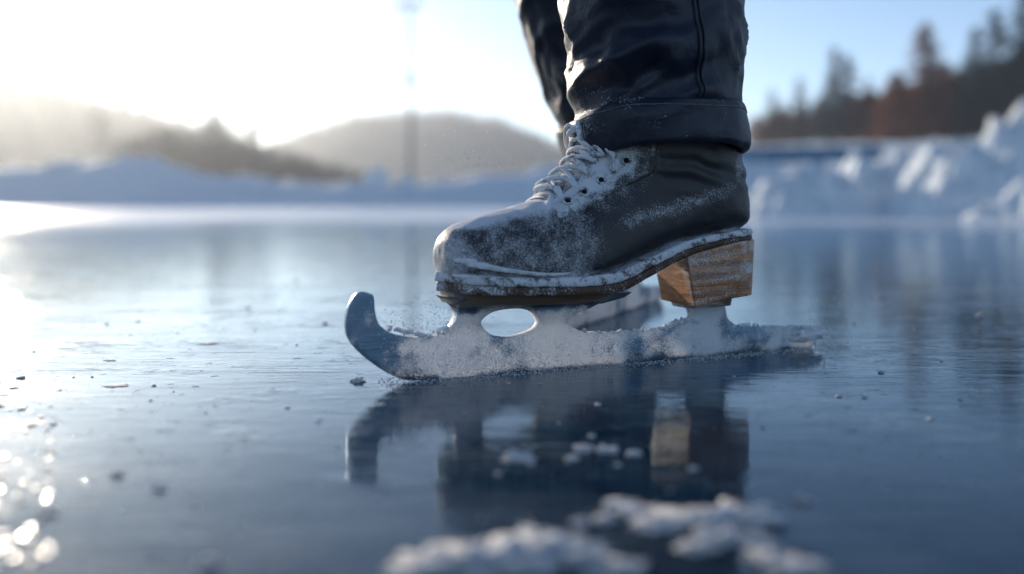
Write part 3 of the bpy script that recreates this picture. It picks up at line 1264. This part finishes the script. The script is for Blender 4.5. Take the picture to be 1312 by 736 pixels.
def terrain_h(a, d):
    H = float(np.interp(a, AZ_T, H_T))
    D0 = shore(a)
    sl = float(np.interp(a, SL_A, SL_V))
    x, y = d * math.sin(R(a)), d * math.cos(R(a))
    rise = float(sstep(d, D0 - .3, D0 + 2.4))
    fall = float(sstep(d, D0 + 2.6, D0 + 9))
    base = -.06 + (H + .06) * rise - fall * .35 * H
    far = max(0, sl * d) * float(sstep(d, D0 + 9, D0 + 22)) - fall * 0
    h = max(base, far) if fall > .5 else base
    h += rise * (.16 * fbm((x * .55, y * .55, 1), 4) + .05 * fbm((x * 2.2, y * 2.2, 4), 3))
    return h


azs = list(np.arange(-180, -50, 4.0)) + list(np.arange(-50, 50, .35)) + list(np.arange(50, 180, 4.0))
ds = list(np.linspace(19, 34, 46)) + list(34 * (430 / 34) ** np.linspace(0.02, 1, 50))
vs = [(d * math.sin(R(a)), d * math.cos(R(a)), terrain_h(a, d)) for d in ds for a in azs]
terr = link_mesh('snow_ground', vs, grid_faces(len(ds), len(azs)), M_SNOW)
tag(terr, kind='structure')


def ground_z(x, y):
    return terrain_h(math.degrees(math.atan2(x, y)), math.hypot(x, y))


# snow piles at the right shore
def pile(px, py_top, d, w, depth, seed, label, lean=0.0):
    c = at(px, 257, d)
    h = topz(px, py_top, d)
    n, mk = 34, 72
    vs = []
    for i in range(n):
        t = i / (n - 1)
        for k in range(mk):
            a = 2 * math.pi * k / mk
            rr = t * (1 + .16 * fbm((math.cos(a) * 1.3 + seed, math.sin(a) * 1.3, seed), 3))
            x, y = w * rr * math.cos(a), depth * rr * math.sin(a)
            z = h * (1 - sstep(t, 0, 1)) ** .85
            z += h * (.20 * fbm((x * 2.6 / max(h, .3) * .5 + seed, y * 2.6 / max(h, .3) * .5, seed * 2), 5) + .20 * (.5 - abs(fbm((x * 5 + seed, y * 3, 1), 4))) + .12 * (.45 - noise.voronoi(Vector((x * 5 / max(h, .5) + seed, y * 4 / max(h, .5), 0)))[0][0])) * float(1 - sstep(t, .55, 1)) * 1.0
            z += h * .22 * (1 - abs(2 * noise.noise(Vector((x * 3.4 / max(h, .4) * .55 + seed * 3, y * .5, seed))))) * float(1 - sstep(t, .35, .95)) - .09 * h
            z -= .03 * t
            vs.append((x + lean * z, y, z))
    f = grid_faces(n, mk)
    o = link_mesh('snow_pile', vs, f, M_SNOW, None, True, None, (c.x, c.y, 0 if d < 20 else ground_z(c.x, c.y)))
    return tag(o, label, 'snow pile', 'snow piles along the shore')


pile(1040, 222, 9.0, .85, .8, 1.0, 'low rounded snow pile just right of the boot, leftmost of the shore piles')
pile(1135, 197, 9.6, .95, .9, 2.3, 'lumpy sunlit snow pile in front of the russet tree')
pile(1245, 194, 8.8, .85, .8, 3.1, 'blue shaded snow pile in front of the tallest white heap')
pile(1385, 140, 13.5, 2.0, 1.6, 4.4, 'tallest cream sunlit snow heap at the foot of the dark trees')
pile(1360, 232, 7.9, .8, .6, 5.2, 'snow pile at the right edge of the picture, nearest the ice')

# sunlit knobs of snow near the mast
for px, py, r, lb in ((482, 233, .30, 'pale sunlit knob of snow left of the mast foot'), (521, 237, .22, 'small sunlit knob of snow right at the mast foot')):
    p = at(px, py, 23.6)
    v, f = blob(r, px * .1, 4, (1, .9, 1.1), .35, 1.2)
    o = link_mesh('snow_heap', v, f, M_SNOW, None, True, None, (p.x, p.y, p.z - r * .15))
    tag(o, lb, 'snow lump', 'snow knobs by the mast')

# hills
m, nt, out, oc, pos = material('wooded_hill')
n1 = nt.noise(pos, 0.35, 5, 0.7)
n2 = nt.noise(nt.mapping(pos, scale=(1, 1, .25)), 1.1, 4, 0.7)
c = nt.mix(nt.step(n2, .35, .65), (0.030, 0.036, 0.042), (0.080, 0.082, 0.085))
c = nt.mix(nt.math('MULTIPLY', nt.step(n1, .60, .74), .55), c, (0.55, 0.60, 0.68))
nt.link(nt.bsdf(c, 0.9, normal=nt.bump(n2, 1.2)), out)
M_HILL = m


def hill(name, prof, d, depth, rough, seed):
    pxs = [p[0] for p in prof]
    pys = [p[1] for p in prof]
    n, mk = 130, 26
    vs = []
    for j in range(mk):
        t = j / (mk - 1)
        for i in range(n):
            px = pxs[0] + (pxs[-1] - pxs[0]) * i / (n - 1)
            top = at(px, float(np.interp(px, pxs, pys)), d)
            sh = math.sin(t * math.pi * .5) if t < .999 else 1.0
            dd = d - depth + depth * t
            p = at(px, 257, dd)
            z = max(0, top.z) * (t ** .8) * (2 - t ** .8) if t < 1 else top.z
            z += rough * fbm((p.x * .06 + seed, p.y * .06, seed), 4) * min(1, t * 2)
            vs.append((p.x, p.y, z))
    # back slope down
    for j in range(1, 8):
        t = j / 7
        for i in range(n):
            px = pxs[0] + (pxs[-1] - pxs[0]) * i / (n - 1)
            top = at(px, float(np.interp(px, pxs, pys)), d)
            p = at(px, 257, d + depth * .6 * t)
            vs.append((p.x, p.y, max(0, top.z) * (1 - t * t) - 1))
    o = link_mesh(name, vs, grid_faces(mk + 7, n, wrap=False), M_HILL)
    return tag(o, kind='structure')


P_LEFT = [(-420, 90), (-200, 95), (-60, 112), (0, 122), (60, 126), (100, 136), (140, 150), (190, 162), (240, 176), (290, 190), (340, 205), (400, 226), (460, 244), (520, 258)]
P_MID = [(250, 250), (320, 212), (350, 195), (400, 177), (450, 163), (510, 157), (580, 156), (640, 165), (680, 180), (715, 197), (760, 205), (900, 208), (1100, 205)]
hill('hill', P_LEFT, 230, 90, 1.2, 1.0)
hill('hill', P_MID, 345, 130, 1.4, 5.0)

# ------------------------------------------------------------------ TREES
M_BARK = simple('bark', (0.030, 0.024, 0.020), (0.085, 0.070, 0.060), 6, .9, .02, stretch=(1, 1, .2))
M_DARKN = simple('dark_needles', (0.014, 0.020, 0.016), (0.045, 0.050, 0.036), 1.5, .8)


def leafy(name, c1, c2):
    """dry foliage that lets some sunlight through"""
    m, nt, out, oc, pos = material(name)
    n = nt.noise(oc, 1.5, 4, 0.6)
    c = nt.mix(nt.step(n, .3, .7), c1, c2)
    tr = nt.n('ShaderNodeBsdfTranslucent')
    nt.link(c, tr.inputs['Color'])
    nt.link(nt.mixsh(0.45, nt.bsdf(c, .8, spec=.2), tr.outputs[0]), out)
    return m


M_RUST = leafy('russet_twigs', (0.24, 0.085, 0.028), (0.40, 0.155, 0.055))
M_BROWN = leafy('brown_twigs', (0.11, 0.055, 0.030), (0.21, 0.105, 0.056))
M_GREYT = simple('bare_twigs', (0.050, 0.050, 0.053), (0.11, 0.108, 0.108), 1.5, .9)


def conifer_meshes(h, w, dens, seed, thin=1.0):
    rd = random.Random(seed)
    tr, cr_ = MB(), MB()
    lean = rd.uniform(-.02, .02)
    pts = [(lean * z * z / h + .03 * math.sin(z), .03 * math.cos(z * 1.3), z) for z in np.linspace(0, h, 12)]
    v, f = tube(pts, [max(.012, .10 * h / 8 * (1 - z / h) + .012) for z in np.linspace(0, h, 12)], 7)
    tr.add(v, f)
    nb = int(h * 15 * dens)
    for b in range(nb):
        t = rd.random() ** .8
        z = h * (.12 + .87 * t)
        L = w * (1 - t) ** .75 * rd.uniform(.55, 1.15) + .08
        a = rd.uniform(0, 6.28)
        dx, dy = math.cos(a), math.sin(a)
        droop = rd.uniform(.12, .5)
        # limb
        p0 = Vector((lean * z * z / h, 0, z))
        p1 = p0 + Vector((dx * L, dy * L, -droop * L + .12 * L))
        v, f = tube([p0, (p0 + p1) / 2 + Vector((0, 0, .06 * L)), p1], [.022, .014, .006], 4)
        tr.add(v, f)
        # sprays along it
        ns = max(4, int(7 * L / .6 * thin))
        for k in range(ns):
            u = rd.uniform(.18, 1.02)
            c = p0.lerp(p1, u) + Vector((rd.gauss(0, .07), rd.gauss(0, .07), rd.gauss(0, .06)))
            s = rd.uniform(.14, .34) * (1.25 - .4 * u)
            d = Vector((dx + rd.gauss(0, .7), dy + rd.gauss(0, .7), rd.gauss(-.25, .3))).normalized()
            e = d.cross(Vector((rd.gauss(0, .6), rd.gauss(0, .6), 1))).normalized()
            cr_.add([c - d * s * .4 - e * s * .16, c + d * s - e * s * .06, c + d * s * 1.1 + e * s * .06, c - d * s * .4 + e * s * .16], [(0, 1, 2, 3)])
    return tr, cr_


PROTO = {}


def tree_proto(key, mat, h, w, dens, seed, thin=1.0):
    PROTO[key] = (*conifer_meshes(h, w, dens, seed, thin), mat, h)


tree_proto('dark_a', M_DARKN, 9.0, 1.55, 1.5, 1, 1.3)
tree_proto('dark_b', M_DARKN, 8.0, 1.25, 1.5, 2, 1.3)
tree_proto('brown_a', M_BROWN, 8.0, 1.4, 1.3, 3, 1.2)
tree_proto('rust_a', M_RUST, 9.0, 1.9, 1.7, 4, 1.3)
tree_proto('rust_b', M_RUST, 6.5, 2.0, 2.0, 5, 1.4)
BUILT = {}


def plant_tree(key, px, py_top, d, label, group, name, sx=1.0):
    p = at(px, 257, d)
    gz = ground_z(p.x, p.y) - .15
    ztop = topz(px, py_top, d)
    tr, cr_, mat, h = PROTO[key]
    root = empty(name, (p.x, p.y, gz), random.uniform(0, 6.28))
    s = (ztop - gz) / h
    root.scale = (s * sx, s * sx, s)
    if key not in BUILT:
        BUILT[key] = (tr.build('trunk', M_BARK, root, frost=False), cr_.build('crown', mat, root, smooth=False, frost=False))
    else:
        for o in BUILT[key]:
            c = o.copy()
            COL.objects.link(c)
            c.parent = root
    tag(root, label, 'tree', group)
    return root


G = 'trees on the right slope'
T = [
    ('rust_a', 1180, 42, 76, 'tallest russet tree, spire standing clear in the middle of the right-hand wood', 'larch_tree', 1.5),
    ('rust_b', 1142, 104, 74, 'broad russet tree left of the tallest russet spire', 'larch_tree', 1.5),
    ('rust_b', 1204, 92, 78, 'rounded russet tree right of the tallest russet spire', 'larch_tree', 1.5),
    ('dark_a', 1062, 74, 82, 'dark slender conifer, tallest on the left half of the right-hand wood', 'conifer_tree', 1.3),
    ('dark_b', 1084, 84, 86, 'dark conifer close to the right of the slender dark one', 'conifer_tree', 1.5),
    ('brown_a', 1021, 112, 88, 'small brownish conifer third from the left end of the wood', 'conifer_tree', 1.5),
    ('brown_a', 987, 128, 92, 'small faint conifer at the left end of the wood beside the trouser cuff', 'conifer_tree', 1.5),
    ('brown_a', 1003, 142, 94, 'lowest brownish conifer between two small ones at the left of the wood', 'conifer_tree', 1.1),
    ('dark_a', 1241, 48, 72, 'dark conifer with a full crown between the russet trees and the tallest dark spire', 'conifer_tree', 1.5),
    ('dark_b', 1268, 26, 70, 'tallest dark narrow spire of the right-hand wood', 'conifer_tree', 1.5),
    ('dark_a', 1308, -4, 64, 'big dark conifer cut off by the right edge of the picture', 'conifer_tree', 1.6),
    ('brown_a', 1107, 112, 84, 'brown conifer between the dark pair and the broad russet tree', 'conifer_tree', 1.2),
]
for key, px, pt, d, lb, nm, sx in T:
    plant_tree(key, px, pt - 14, d, lb, G, nm, sx)
FILL = 'one of the low trees filling in the dark wood behind the taller spires'
for i in range(56):
    px = 968 + i * 7.2 + random.uniform(-5, 5)
    top = float(np.interp(px, [970, 1040, 1100, 1180, 1250, 1312, 1380], [149, 128, 117, 96, 86, 62, 40])) + random.uniform(-8, 16)
    key = random.choice(['brown_a', 'rust_b', 'brown_a']) if px < 1215 else random.choice(['dark_a', 'dark_b'])
    if 1095 < px < 1225:
        key = random.choice(['rust_b', 'rust_b', 'brown_a'])
    if 1030 < px < 1090:
        key = random.choice(['dark_b', 'brown_a'])
    plant_tree(key, px, top, random.uniform(84, 100) if px < 1230 else random.uniform(70, 84), FILL, 'low trees filling in the right-hand wood', 'conifer_tree', 2.3)


# bare trees on the left
def bare_tree_mesh(h, seed, spread=.5):
    rd = random.Random(seed)
    tr, cr_ = MB(), MB()

    def grow(p, d, L, r, lev):
        n = 5
        pts = [p]
        q = p.copy()
        dd = d.copy()
        for i in range(n):
            dd = (dd + Vector((rd.gauss(0, .10), rd.gauss(0, .10), .05))).normalized()
            q = q + dd * L / n
            pts.append(q.copy())
        v, f = tube(pts, [r * (1 - .55 * i / n) for i in range(n + 1)], 6 if lev < 2 else 4)
        (tr if lev == 0 else cr_).add(v, f)
        if lev >= 3:
            return
        k = (9, 6, 5)[lev]
        for j in range(k):
            t = rd.uniform(.28 if lev == 0 else .2, 1)
            i = min(n - 1, int(t * n))
            b = pts[i].lerp(pts[i + 1], t * n - i)
            a = rd.uniform(0, 6.28)
            nd = (dd + Vector((math.cos(a), math.sin(a), rd.uniform(.1, .5))) * rd.uniform(.5, .9) * (1 + spread)).normalized()
            grow(b, nd, L * rd.uniform(.36, .58), r * .48, lev + 1)
    grow(Vector((0, 0, 0)), Vector((0, 0, 1)), h * .72, h * .030, 0)
    return tr, cr_


for px, pt, d, sd, lb in ((272, 142, 88, 3, 'bare grey tree, leftmost of the faint leafless three above the hazy slope'),
                          (298, 132, 92, 5, 'bare grey tree in the middle of the faint leafless three above the hazy slope'),
                          (326, 140, 90, 9, 'bare grey tree, rightmost of the faint leafless three above the hazy slope'),
                          (146, 134, 96, 12, 'thin bare tree standing alone on the left hill slope')):
    p = at(px, 257, d)
    gz = ground_z(p.x, p.y) - .1
    h = topz(px, pt, d) - gz
    root = empty('bare_tree', (p.x, p.y, gz))
    tr, cr_ = bare_tree_mesh(h, sd)
    tr.build('trunk', M_GREYT, root, frost=False)
    cr_.build('crown', M_GREYT, root, frost=False)
    tag(root, lb, 'tree', 'leafless trees on the left')

# belt of scrub at the foot of the left hill, and the wood on the hill itself: distant masses
def scrub(name, px0, px1, d0, d1, n, hfun, mat, seed, on_hill=None):
    rd = random.Random(seed)
    mb = MB()
    for i in range(n):
        px = rd.uniform(px0, px1)
        d = rd.uniform(d0, d1)
        p = at(px, 257, d)
        if on_hill:
            zt_ = float(np.interp(px, [a for a, b in on_hill[0]], [b for a, b in on_hill[0]]))
            top = at(px, zt_, on_hill[1]).z
            t = max(0.02, min(1, (d - (on_hill[1] - on_hill[2])) / on_hill[2]))
            gz = max(0, top) * (t ** .8) * (2 - t ** .8)
        else:
            gz = ground_z(p.x, p.y)
        h = hfun(px) * rd.uniform(.55, 1.15)
        w = h * rd.uniform(.18, .30)
        v, f = tube([p + Vector((0, 0, gz - p.z)), p + Vector((0, 0, gz - p.z + h))], [.03 * h, .006 * h], 4)
        mb.add(v, f)
        for k in range(13):
            t = rd.uniform(.15, 1.0)
            a = rd.uniform(0, 6.28)
            L = w * (1.15 - t) * rd.uniform(.6, 1.3) + .05 * h
            c = Vector((p.x, p.y, gz + t * h))
            dr = Vector((math.cos(a), math.sin(a), rd.uniform(-.3, .5)))
            e = dr.cross(Vector((0, 0, 1))).normalized() * L * .35
            mb.add([c, c + dr * L * .5 + e, c + dr * L + Vector((0, 0, .1 * h)), c + dr * L * .5 - e], [(0, 1, 2, 3)])
    o = mb.build(name, mat, None, False, False)
    return tag(o, kind='stuff')


o = scrub('thicket', 150, 480, 66, 84, 700, lambda px: float(np.interp(px, [150, 220, 340, 420, 480], [2.2, 3.4, 2.6, 1.6, 1.0])), M_GREYT, 3)
tag(o, 'dark hazy belt of scrub at the foot of the left hill behind the snow bank', 'scrub')
o = scrub('hillside_wood', -400, 440, 150, 232, 1500, lambda px: 3.4, M_GREYT, 7, (P_LEFT, 230, 90))
tag(o, 'bare hazy wood covering the left hill', 'woodland')
o = scrub('distant_wood', 300, 760, 235, 347, 1300, lambda px: 3.0, M_BROWN, 8, (P_MID, 345, 130))
tag(o, 'far hazy wood covering the middle hill', 'woodland')

# ------------------------------------------------------------------ mast
M_MAST = simple('galvanised_steel', (0.12, 0.125, 0.13), (0.20, 0.205, 0.21), 2, .5, metal=.3)
M_LAMP = simple('lamp_housing', (0.04, 0.04, 0.045), (0.09, 0.09, 0.095), 3, .5)
D_M = 58
mp = at(527, 257, D_M)
mz = ground_z(mp.x, mp.y)
mast = empty('light_mast', (mp.x, mp.y, mz))
tag(mast, 'tall thin grey floodlight mast with a dark box halfway up', 'mast')
mb = MB()
zt_m = topz(527, 6, D_M) - mz
v, f = tube([(0, 0, -.2), (0, 0, zt_m * .55), (0, 0, zt_m * .56), (0, 0, zt_m)], [.14, .12, .10, .07], 14)
mb.add(v, f)
mb.build('pole', M_MAST, mast, frost=False)
mb = MB()
mb.box((0, 0, .12), (.55, .55, .35))
mb.build('base', M_MAST, mast, False, False)
zb_ = topz(527, 104, D_M) - mz
mb = MB()
mb.box((0, -.26, zb_), (.34, .26, .85))
mb.box((0, -.26, zb_ + .45), (.40, .32, .05))
mb.build('switch_box', M_LAMP, mast, False, False)
mb = MB()
mb.box((0, 0, zt_m - .15), (1.1, .09, .09))
mb.build('crossarm', M_MAST, mast, False, False)
for x in (-.45, .45):
    mb = MB()
    mb.add([(x - .16, -.10, zt_m - .10), (x + .16, -.10, zt_m - .10), (x + .22, -.42, zt_m - .30), (x - .22, -.42, zt_m - .30),
            (x - .16, -.02, zt_m + .12), (x + .16, -.02, zt_m + .12), (x + .22, -.50, zt_m + .02), (x - .22, -.50, zt_m + .02)],
           [(0, 1, 2, 3), (4, 7, 6, 5), (0, 4, 5, 1), (1, 5, 6, 2), (2, 6, 7, 3), (3, 7, 4, 0)])
    mb.build('floodlight', M_LAMP, mast, False, False)

# dark blue boards added in place of the shade gap in the far right bank
M_SHADE_GAP = simple('shade_gap_blue', (0.025, 0.13, 0.25), (0.04, 0.18, 0.32), 8, .6)
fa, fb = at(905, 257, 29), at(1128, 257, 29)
fr_ = empty('shade_gap_strip', (fa.x, fa.y, ground_z(fa.x, fa.y)))
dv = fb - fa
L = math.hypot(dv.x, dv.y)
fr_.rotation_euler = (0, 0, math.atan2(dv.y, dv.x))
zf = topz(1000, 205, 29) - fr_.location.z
mb = MB()
npan = 6
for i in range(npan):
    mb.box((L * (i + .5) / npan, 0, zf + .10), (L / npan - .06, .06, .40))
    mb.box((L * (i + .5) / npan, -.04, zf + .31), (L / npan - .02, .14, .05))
mb.build('shade_gap_panel', M_SHADE_GAP, fr_, False, False)
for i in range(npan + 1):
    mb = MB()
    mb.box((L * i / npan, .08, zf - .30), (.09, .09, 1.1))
    mb.build('shade_gap_post', M_SHADE_GAP, fr_, False, False)
tag(fr_, 'long low dark blue strip added for the shade gap in the far snow bank', 'fence')

# ------------------------------------------------------------------ ICE CRUMBS on the ice
CH = 'loose crumbs of ice and snow on the ice'


def chunk(name, px, py, size, label, cat='ice chunk', squash=(1, .8, .55), sub=4, amp=.5, freq=1.5, group=CH, rz=None):
    """size is the half width in pixels of the photograph"""
    g = ground(px, py)
    r = size * g.y / FPX
    v, f = blob(r, px * .37 + py * .11, sub, squash, amp, freq, flat=-.22)
    o = link_mesh(name, v, f, M_CHUNK, None, True, None, (g.x, g.y, r * (.02 if squash[2] < .1 else .16)))
    o.rotation_euler = (0, 0, random.uniform(-.5, .5) if rz is None else rz)
    return tag(o, label, cat, group)


def clump(px_list, label):
    """one piece of crusted snow: several lumps frozen together"""
    g0 = ground(px_list[0][0], px_list[0][1])
    mb = MB()
    for i, (px, py, sz, hz) in enumerate(px_list):
        g = ground(px, py)
        r = sz * g.y / FPX
        v, f = blob(r, px * .21 + i, 4, (1.15, .9, hz * .52), 1.05, 2.6, flat=-.2)
        mb.add([p + (g - g0) + Vector((0, 0, r * .08)) for p in v], f)
        for q in range(26):
            a, rr = random.uniform(0, 6.28), r * abs(random.gauss(.75, .45))
            ps = g - g0 + Vector((math.cos(a) * rr * 1.2, math.sin(a) * rr, max(0, hz * r * (.7 - .6 * rr / r)) * random.random()))
            v, f = blob(r * random.uniform(.05, .20), i * 31 + q, 1, (1.3, .8, .6), .8, 2.0)
            Mr = Matrix.Rotation(random.uniform(0, 6.28), 3, 'Z') @ Matrix.Rotation(random.uniform(-.6, .6), 3, 'X')
            mb.add([Mr @ p + ps for p in v], f)
    o = mb.build('snow_clump', M_CHUNK, None, True, False, (g0.x, g0.y, 0))
    return tag(o, label, 'snow clump', 'large blurred clumps of snow in the foreground')


clump([(560, 730, 44, .45), (610, 722, 50, .5), (660, 718, 48, .55), (715, 712, 46, .5), (750, 716, 26, .45), (690, 690, 22, .7)],
      'long low clump of blurred snow at the bottom edge of the picture')
clump([(940, 668, 34, .75), (905, 672, 30, .6), (868, 668, 28, .5), (840, 676, 20, .4), (925, 690, 26, .5), (895, 704, 18, .6), (968, 694, 20, .45)],
      'biggest jagged clump of blurred snow below the heel reflection')
clump([(815, 658, 20, .5), (795, 648, 15, .5), (832, 672, 16, .5)], 'oblong blurred snow lump left of the biggest jagged clump')
clump([(990, 718, 24, .4), (1020, 728, 26, .35)], 'low smear of crusted snow right of the biggest jagged clump')
clump([(800, 730, 20, .7), (775, 738, 16, .6)], 'blurred snow lump at the bottom edge under the oblong one')
for px, py, sz, lb in ((666, 591, 19, 'flat white ice chip below the front of the blade, left of the little white cluster'),
                       (748, 578, 12, 'tallest white ice chip of the cluster in the boot reflection'),
                       (733, 589, 8, 'small round ice chip at the left of the cluster in the reflection'),
                       (778, 580, 12, 'oval ice chip right of the tallest chip in the reflection'),
                       (758, 560, 5, 'tiny ice chip behind the tallest chip in the reflection'),
                       (812, 584, 9, 'faint ice chip at the right end of the cluster in the reflection'),
                       (775, 668, 13, 'dim blurred ice chip left of the oblong snow lump'),
                       (742, 672, 10, 'dim blurred ice chip above the long low clump'),
                       (888, 602, 6, 'tiny ice chip in the reflection of the heel'),
                       (1026, 642, 11, 'single warm ice chip on dark ice right of the reflection'),
                       (458, 489, 8, 'little ice bead in front of the curled blade tip'),
                       (266, 727, 15, 'warm glinting ice chip at the bottom left edge'),
                       (204, 629, 8, 'small glinting ice chip on the left ice'),
                       (66, 660, 9, 'ice chip beside the sun glitter at the lower left'),
                       (150, 610, 8, 'pale ice chip left of the small glinting chip'),
                       (148, 495, 12, 'thin dark-edged ice flake on the left ice'),
                       (140, 462, 8, 'thin ice flake behind the dark-edged flake'),
                       (265, 441, 10, 'thin ice flake on the open ice toward the far bank')):
    thin = 'flake' in lb
    o = chunk('ice_chip', px, py, sz, lb, squash=(1, .7, .05) if thin else (1, .75, .42), sub=4, amp=.8, freq=1.9)
random.seed(77)
for i in range(120):
    px = random.uniform(20, 1300)
    py = 257 + 480 * random.betavariate(2.2, 2.2)
    if py < 330:
        continue
    o = chunk('ice_crumb', px, py, random.choice([1.4, 1.8, 2.4, 3.2, 4.5]), 'one of the tiny ice crumbs scattered over the dark ice', 'ice crumb',
              squash=(1, .8, .45), sub=2, group='tiny scattered ice crumbs')

M_FLAKE = simple('clear_flake', (0.30, 0.34, 0.38), (0.5, 0.53, 0.56), 60, .27, .0006, spec=.5)
random.seed(21)
for i in range(150):
    px, py = random.uniform(-30, 66) if i < 120 else random.uniform(-40, 26), random.uniform(520, 745) if i < 120 else random.uniform(340, 520)
    g = ground(px, py)
    r = random.choice([1.6, 2.2, 3, 4, 5.5, 7]) * g.y / FPX
    n = random.randint(5, 7)
    o0 = random.uniform(0, 6)
    ring = [(r * random.uniform(.6, 1.5) * math.cos(o0 + 6.283 * k / n), r * random.uniform(.5, .9) * math.sin(o0 + 6.283 * k / n)) for k in range(n)]
    th = r * .16
    vs = [(x, y, 0) for x, y in ring] + [(x * .94, y * .94, th) for x, y in ring]
    o = link_mesh('ice_flake', vs, grid_faces(2, n) + [tuple(range(n)), tuple(range(n, 2 * n))], M_FLAKE, None, False, None, (g.x, g.y, r * .14))
    o.rotation_euler = (random.gauss(0, .09), random.gauss(0, .09), random.uniform(0, 6.28))
    tag(o, 'one of the wet ice flakes glinting in the sun at the lower left edge', 'ice flake', 'glinting ice flakes at the lower left')

# spray of snow dust thrown up by the blade, in the air
sp = MB()
for i in range(1100):
    which = random.random()
    if which < .45:
        u, v, z = random.gauss(-.015, .022), random.gauss(-.004, .012), abs(random.gauss(.040, .012))
    elif which < .75:
        u, v, z = random.gauss(.395, .016), random.gauss(0, .012), abs(random.gauss(.014, .014))
    else:
        u, v, z = random.gauss(.040, .030), random.gauss(.0, .03), random.gauss(.165, .012)
    if which >= .75 and random.random() < .6:
        continue
    P = ORG + AX * u + NV * v + Vector((0, 0, max(.001, z)))
    grain(sp, P, random.uniform(.00025, .0007))
o = sp.build('snow_spray', M_SPRAY, None, False, False)
tag(o, 'fine glittering snow dust drifting round the blade and toe', 'snow spray', kind='stuff')
# snow dust fallen on the ice along the runner
sp = MB()
for i in range(2600):
    u = random.uniform(-.05, .42)
    v = -abs(random.gauss(0, .010)) if random.random() < .7 else abs(random.gauss(0, .010))
    v += math.copysign(.002, v)
    P = ORG + AX * u + NV * v
    grain(sp, (P.x, P.y, .0003), random.uniform(.0002, .0007))
o = sp.build('snow_dust', M_SPRAY, None, False, False)
tag(o, 'dusting of snow grains on the ice along the runner', 'snow dust', kind='stuff')

# ------------------------------------------------------------------ haze
m = bpy.data.materials.new('haze_air')
m.use_nodes = True
m.node_tree.nodes.clear()
ou = m.node_tree.nodes.new('ShaderNodeOutputMaterial')
pv = m.node_tree.nodes.new('ShaderNodeVolumePrincipled')
pv.inputs['Color'].default_value = (.86, .93, 1, 1)
pv.inputs['Density'].default_value = 0.0011
pv.inputs['Anisotropy'].default_value = 0.76
m.node_tree.links.new(pv.outputs[0], ou.inputs['Volume'])
mb = MB()
mb.box((0, 0, 20), (960, 960, 44))
hz = mb.build('haze', m, None, False, False)
tag(hz, kind='stuff')

# ------------------------------------------------------------------ light
SUN_AZ, SUN_EL = -29.5, 12.5
w = bpy.data.worlds.new('World')
sc.world = w
w.use_nodes = True
w.node_tree.nodes.clear()
wn = NT(w.node_tree)
sky = wn.n('ShaderNodeTexSky')
sky.sky_type = 'NISHITA'
sky.sun_disc = False
sky.sun_elevation = R(SUN_EL)
sky.sun_rotation = R(SUN_AZ)
sky.air_density = 0.6
sky.dust_density = 0.12
sky.ozone_density = 1.0
bg = wn.n('ShaderNodeBackground', i_Color=sky.outputs[0], i_Strength=0.15)
wo = wn.n('ShaderNodeOutputWorld')
wn.link(bg.outputs[0], wo.inputs['Surface'])

sd = bpy.data.lights.new('sun', 'SUN')
sd.energy = 4.0
sd.angle = R(0.5)
sd.color = (1.0, .85, .68)
so = bpy.data.objects.new('sun', sd)
COL.objects.link(so)
sdir = Vector((math.sin(R(SUN_AZ)) * math.cos(R(SUN_EL)), math.cos(R(SUN_AZ)) * math.cos(R(SUN_EL)), math.sin(R(SUN_EL))))
so.rotation_euler = (-sdir).to_track_quat('-Z', 'Y').to_euler()
so.location = (-8, 14, 8)

sc.view_settings.view_transform = 'Standard'
sc.view_settings.look = 'None'
sc.view_settings.gamma = 1
sc.view_settings.exposure = 0.32
sc.render.engine = 'CYCLES'
sc.cycles.use_denoising = True
sc.cycles.max_bounces = 6
sc.cycles.volume_bounces = 1
sc.cycles.sample_clamp_indirect = 6
sc.cycles.caustics_reflective = False
sc.cycles.caustics_refractive = False
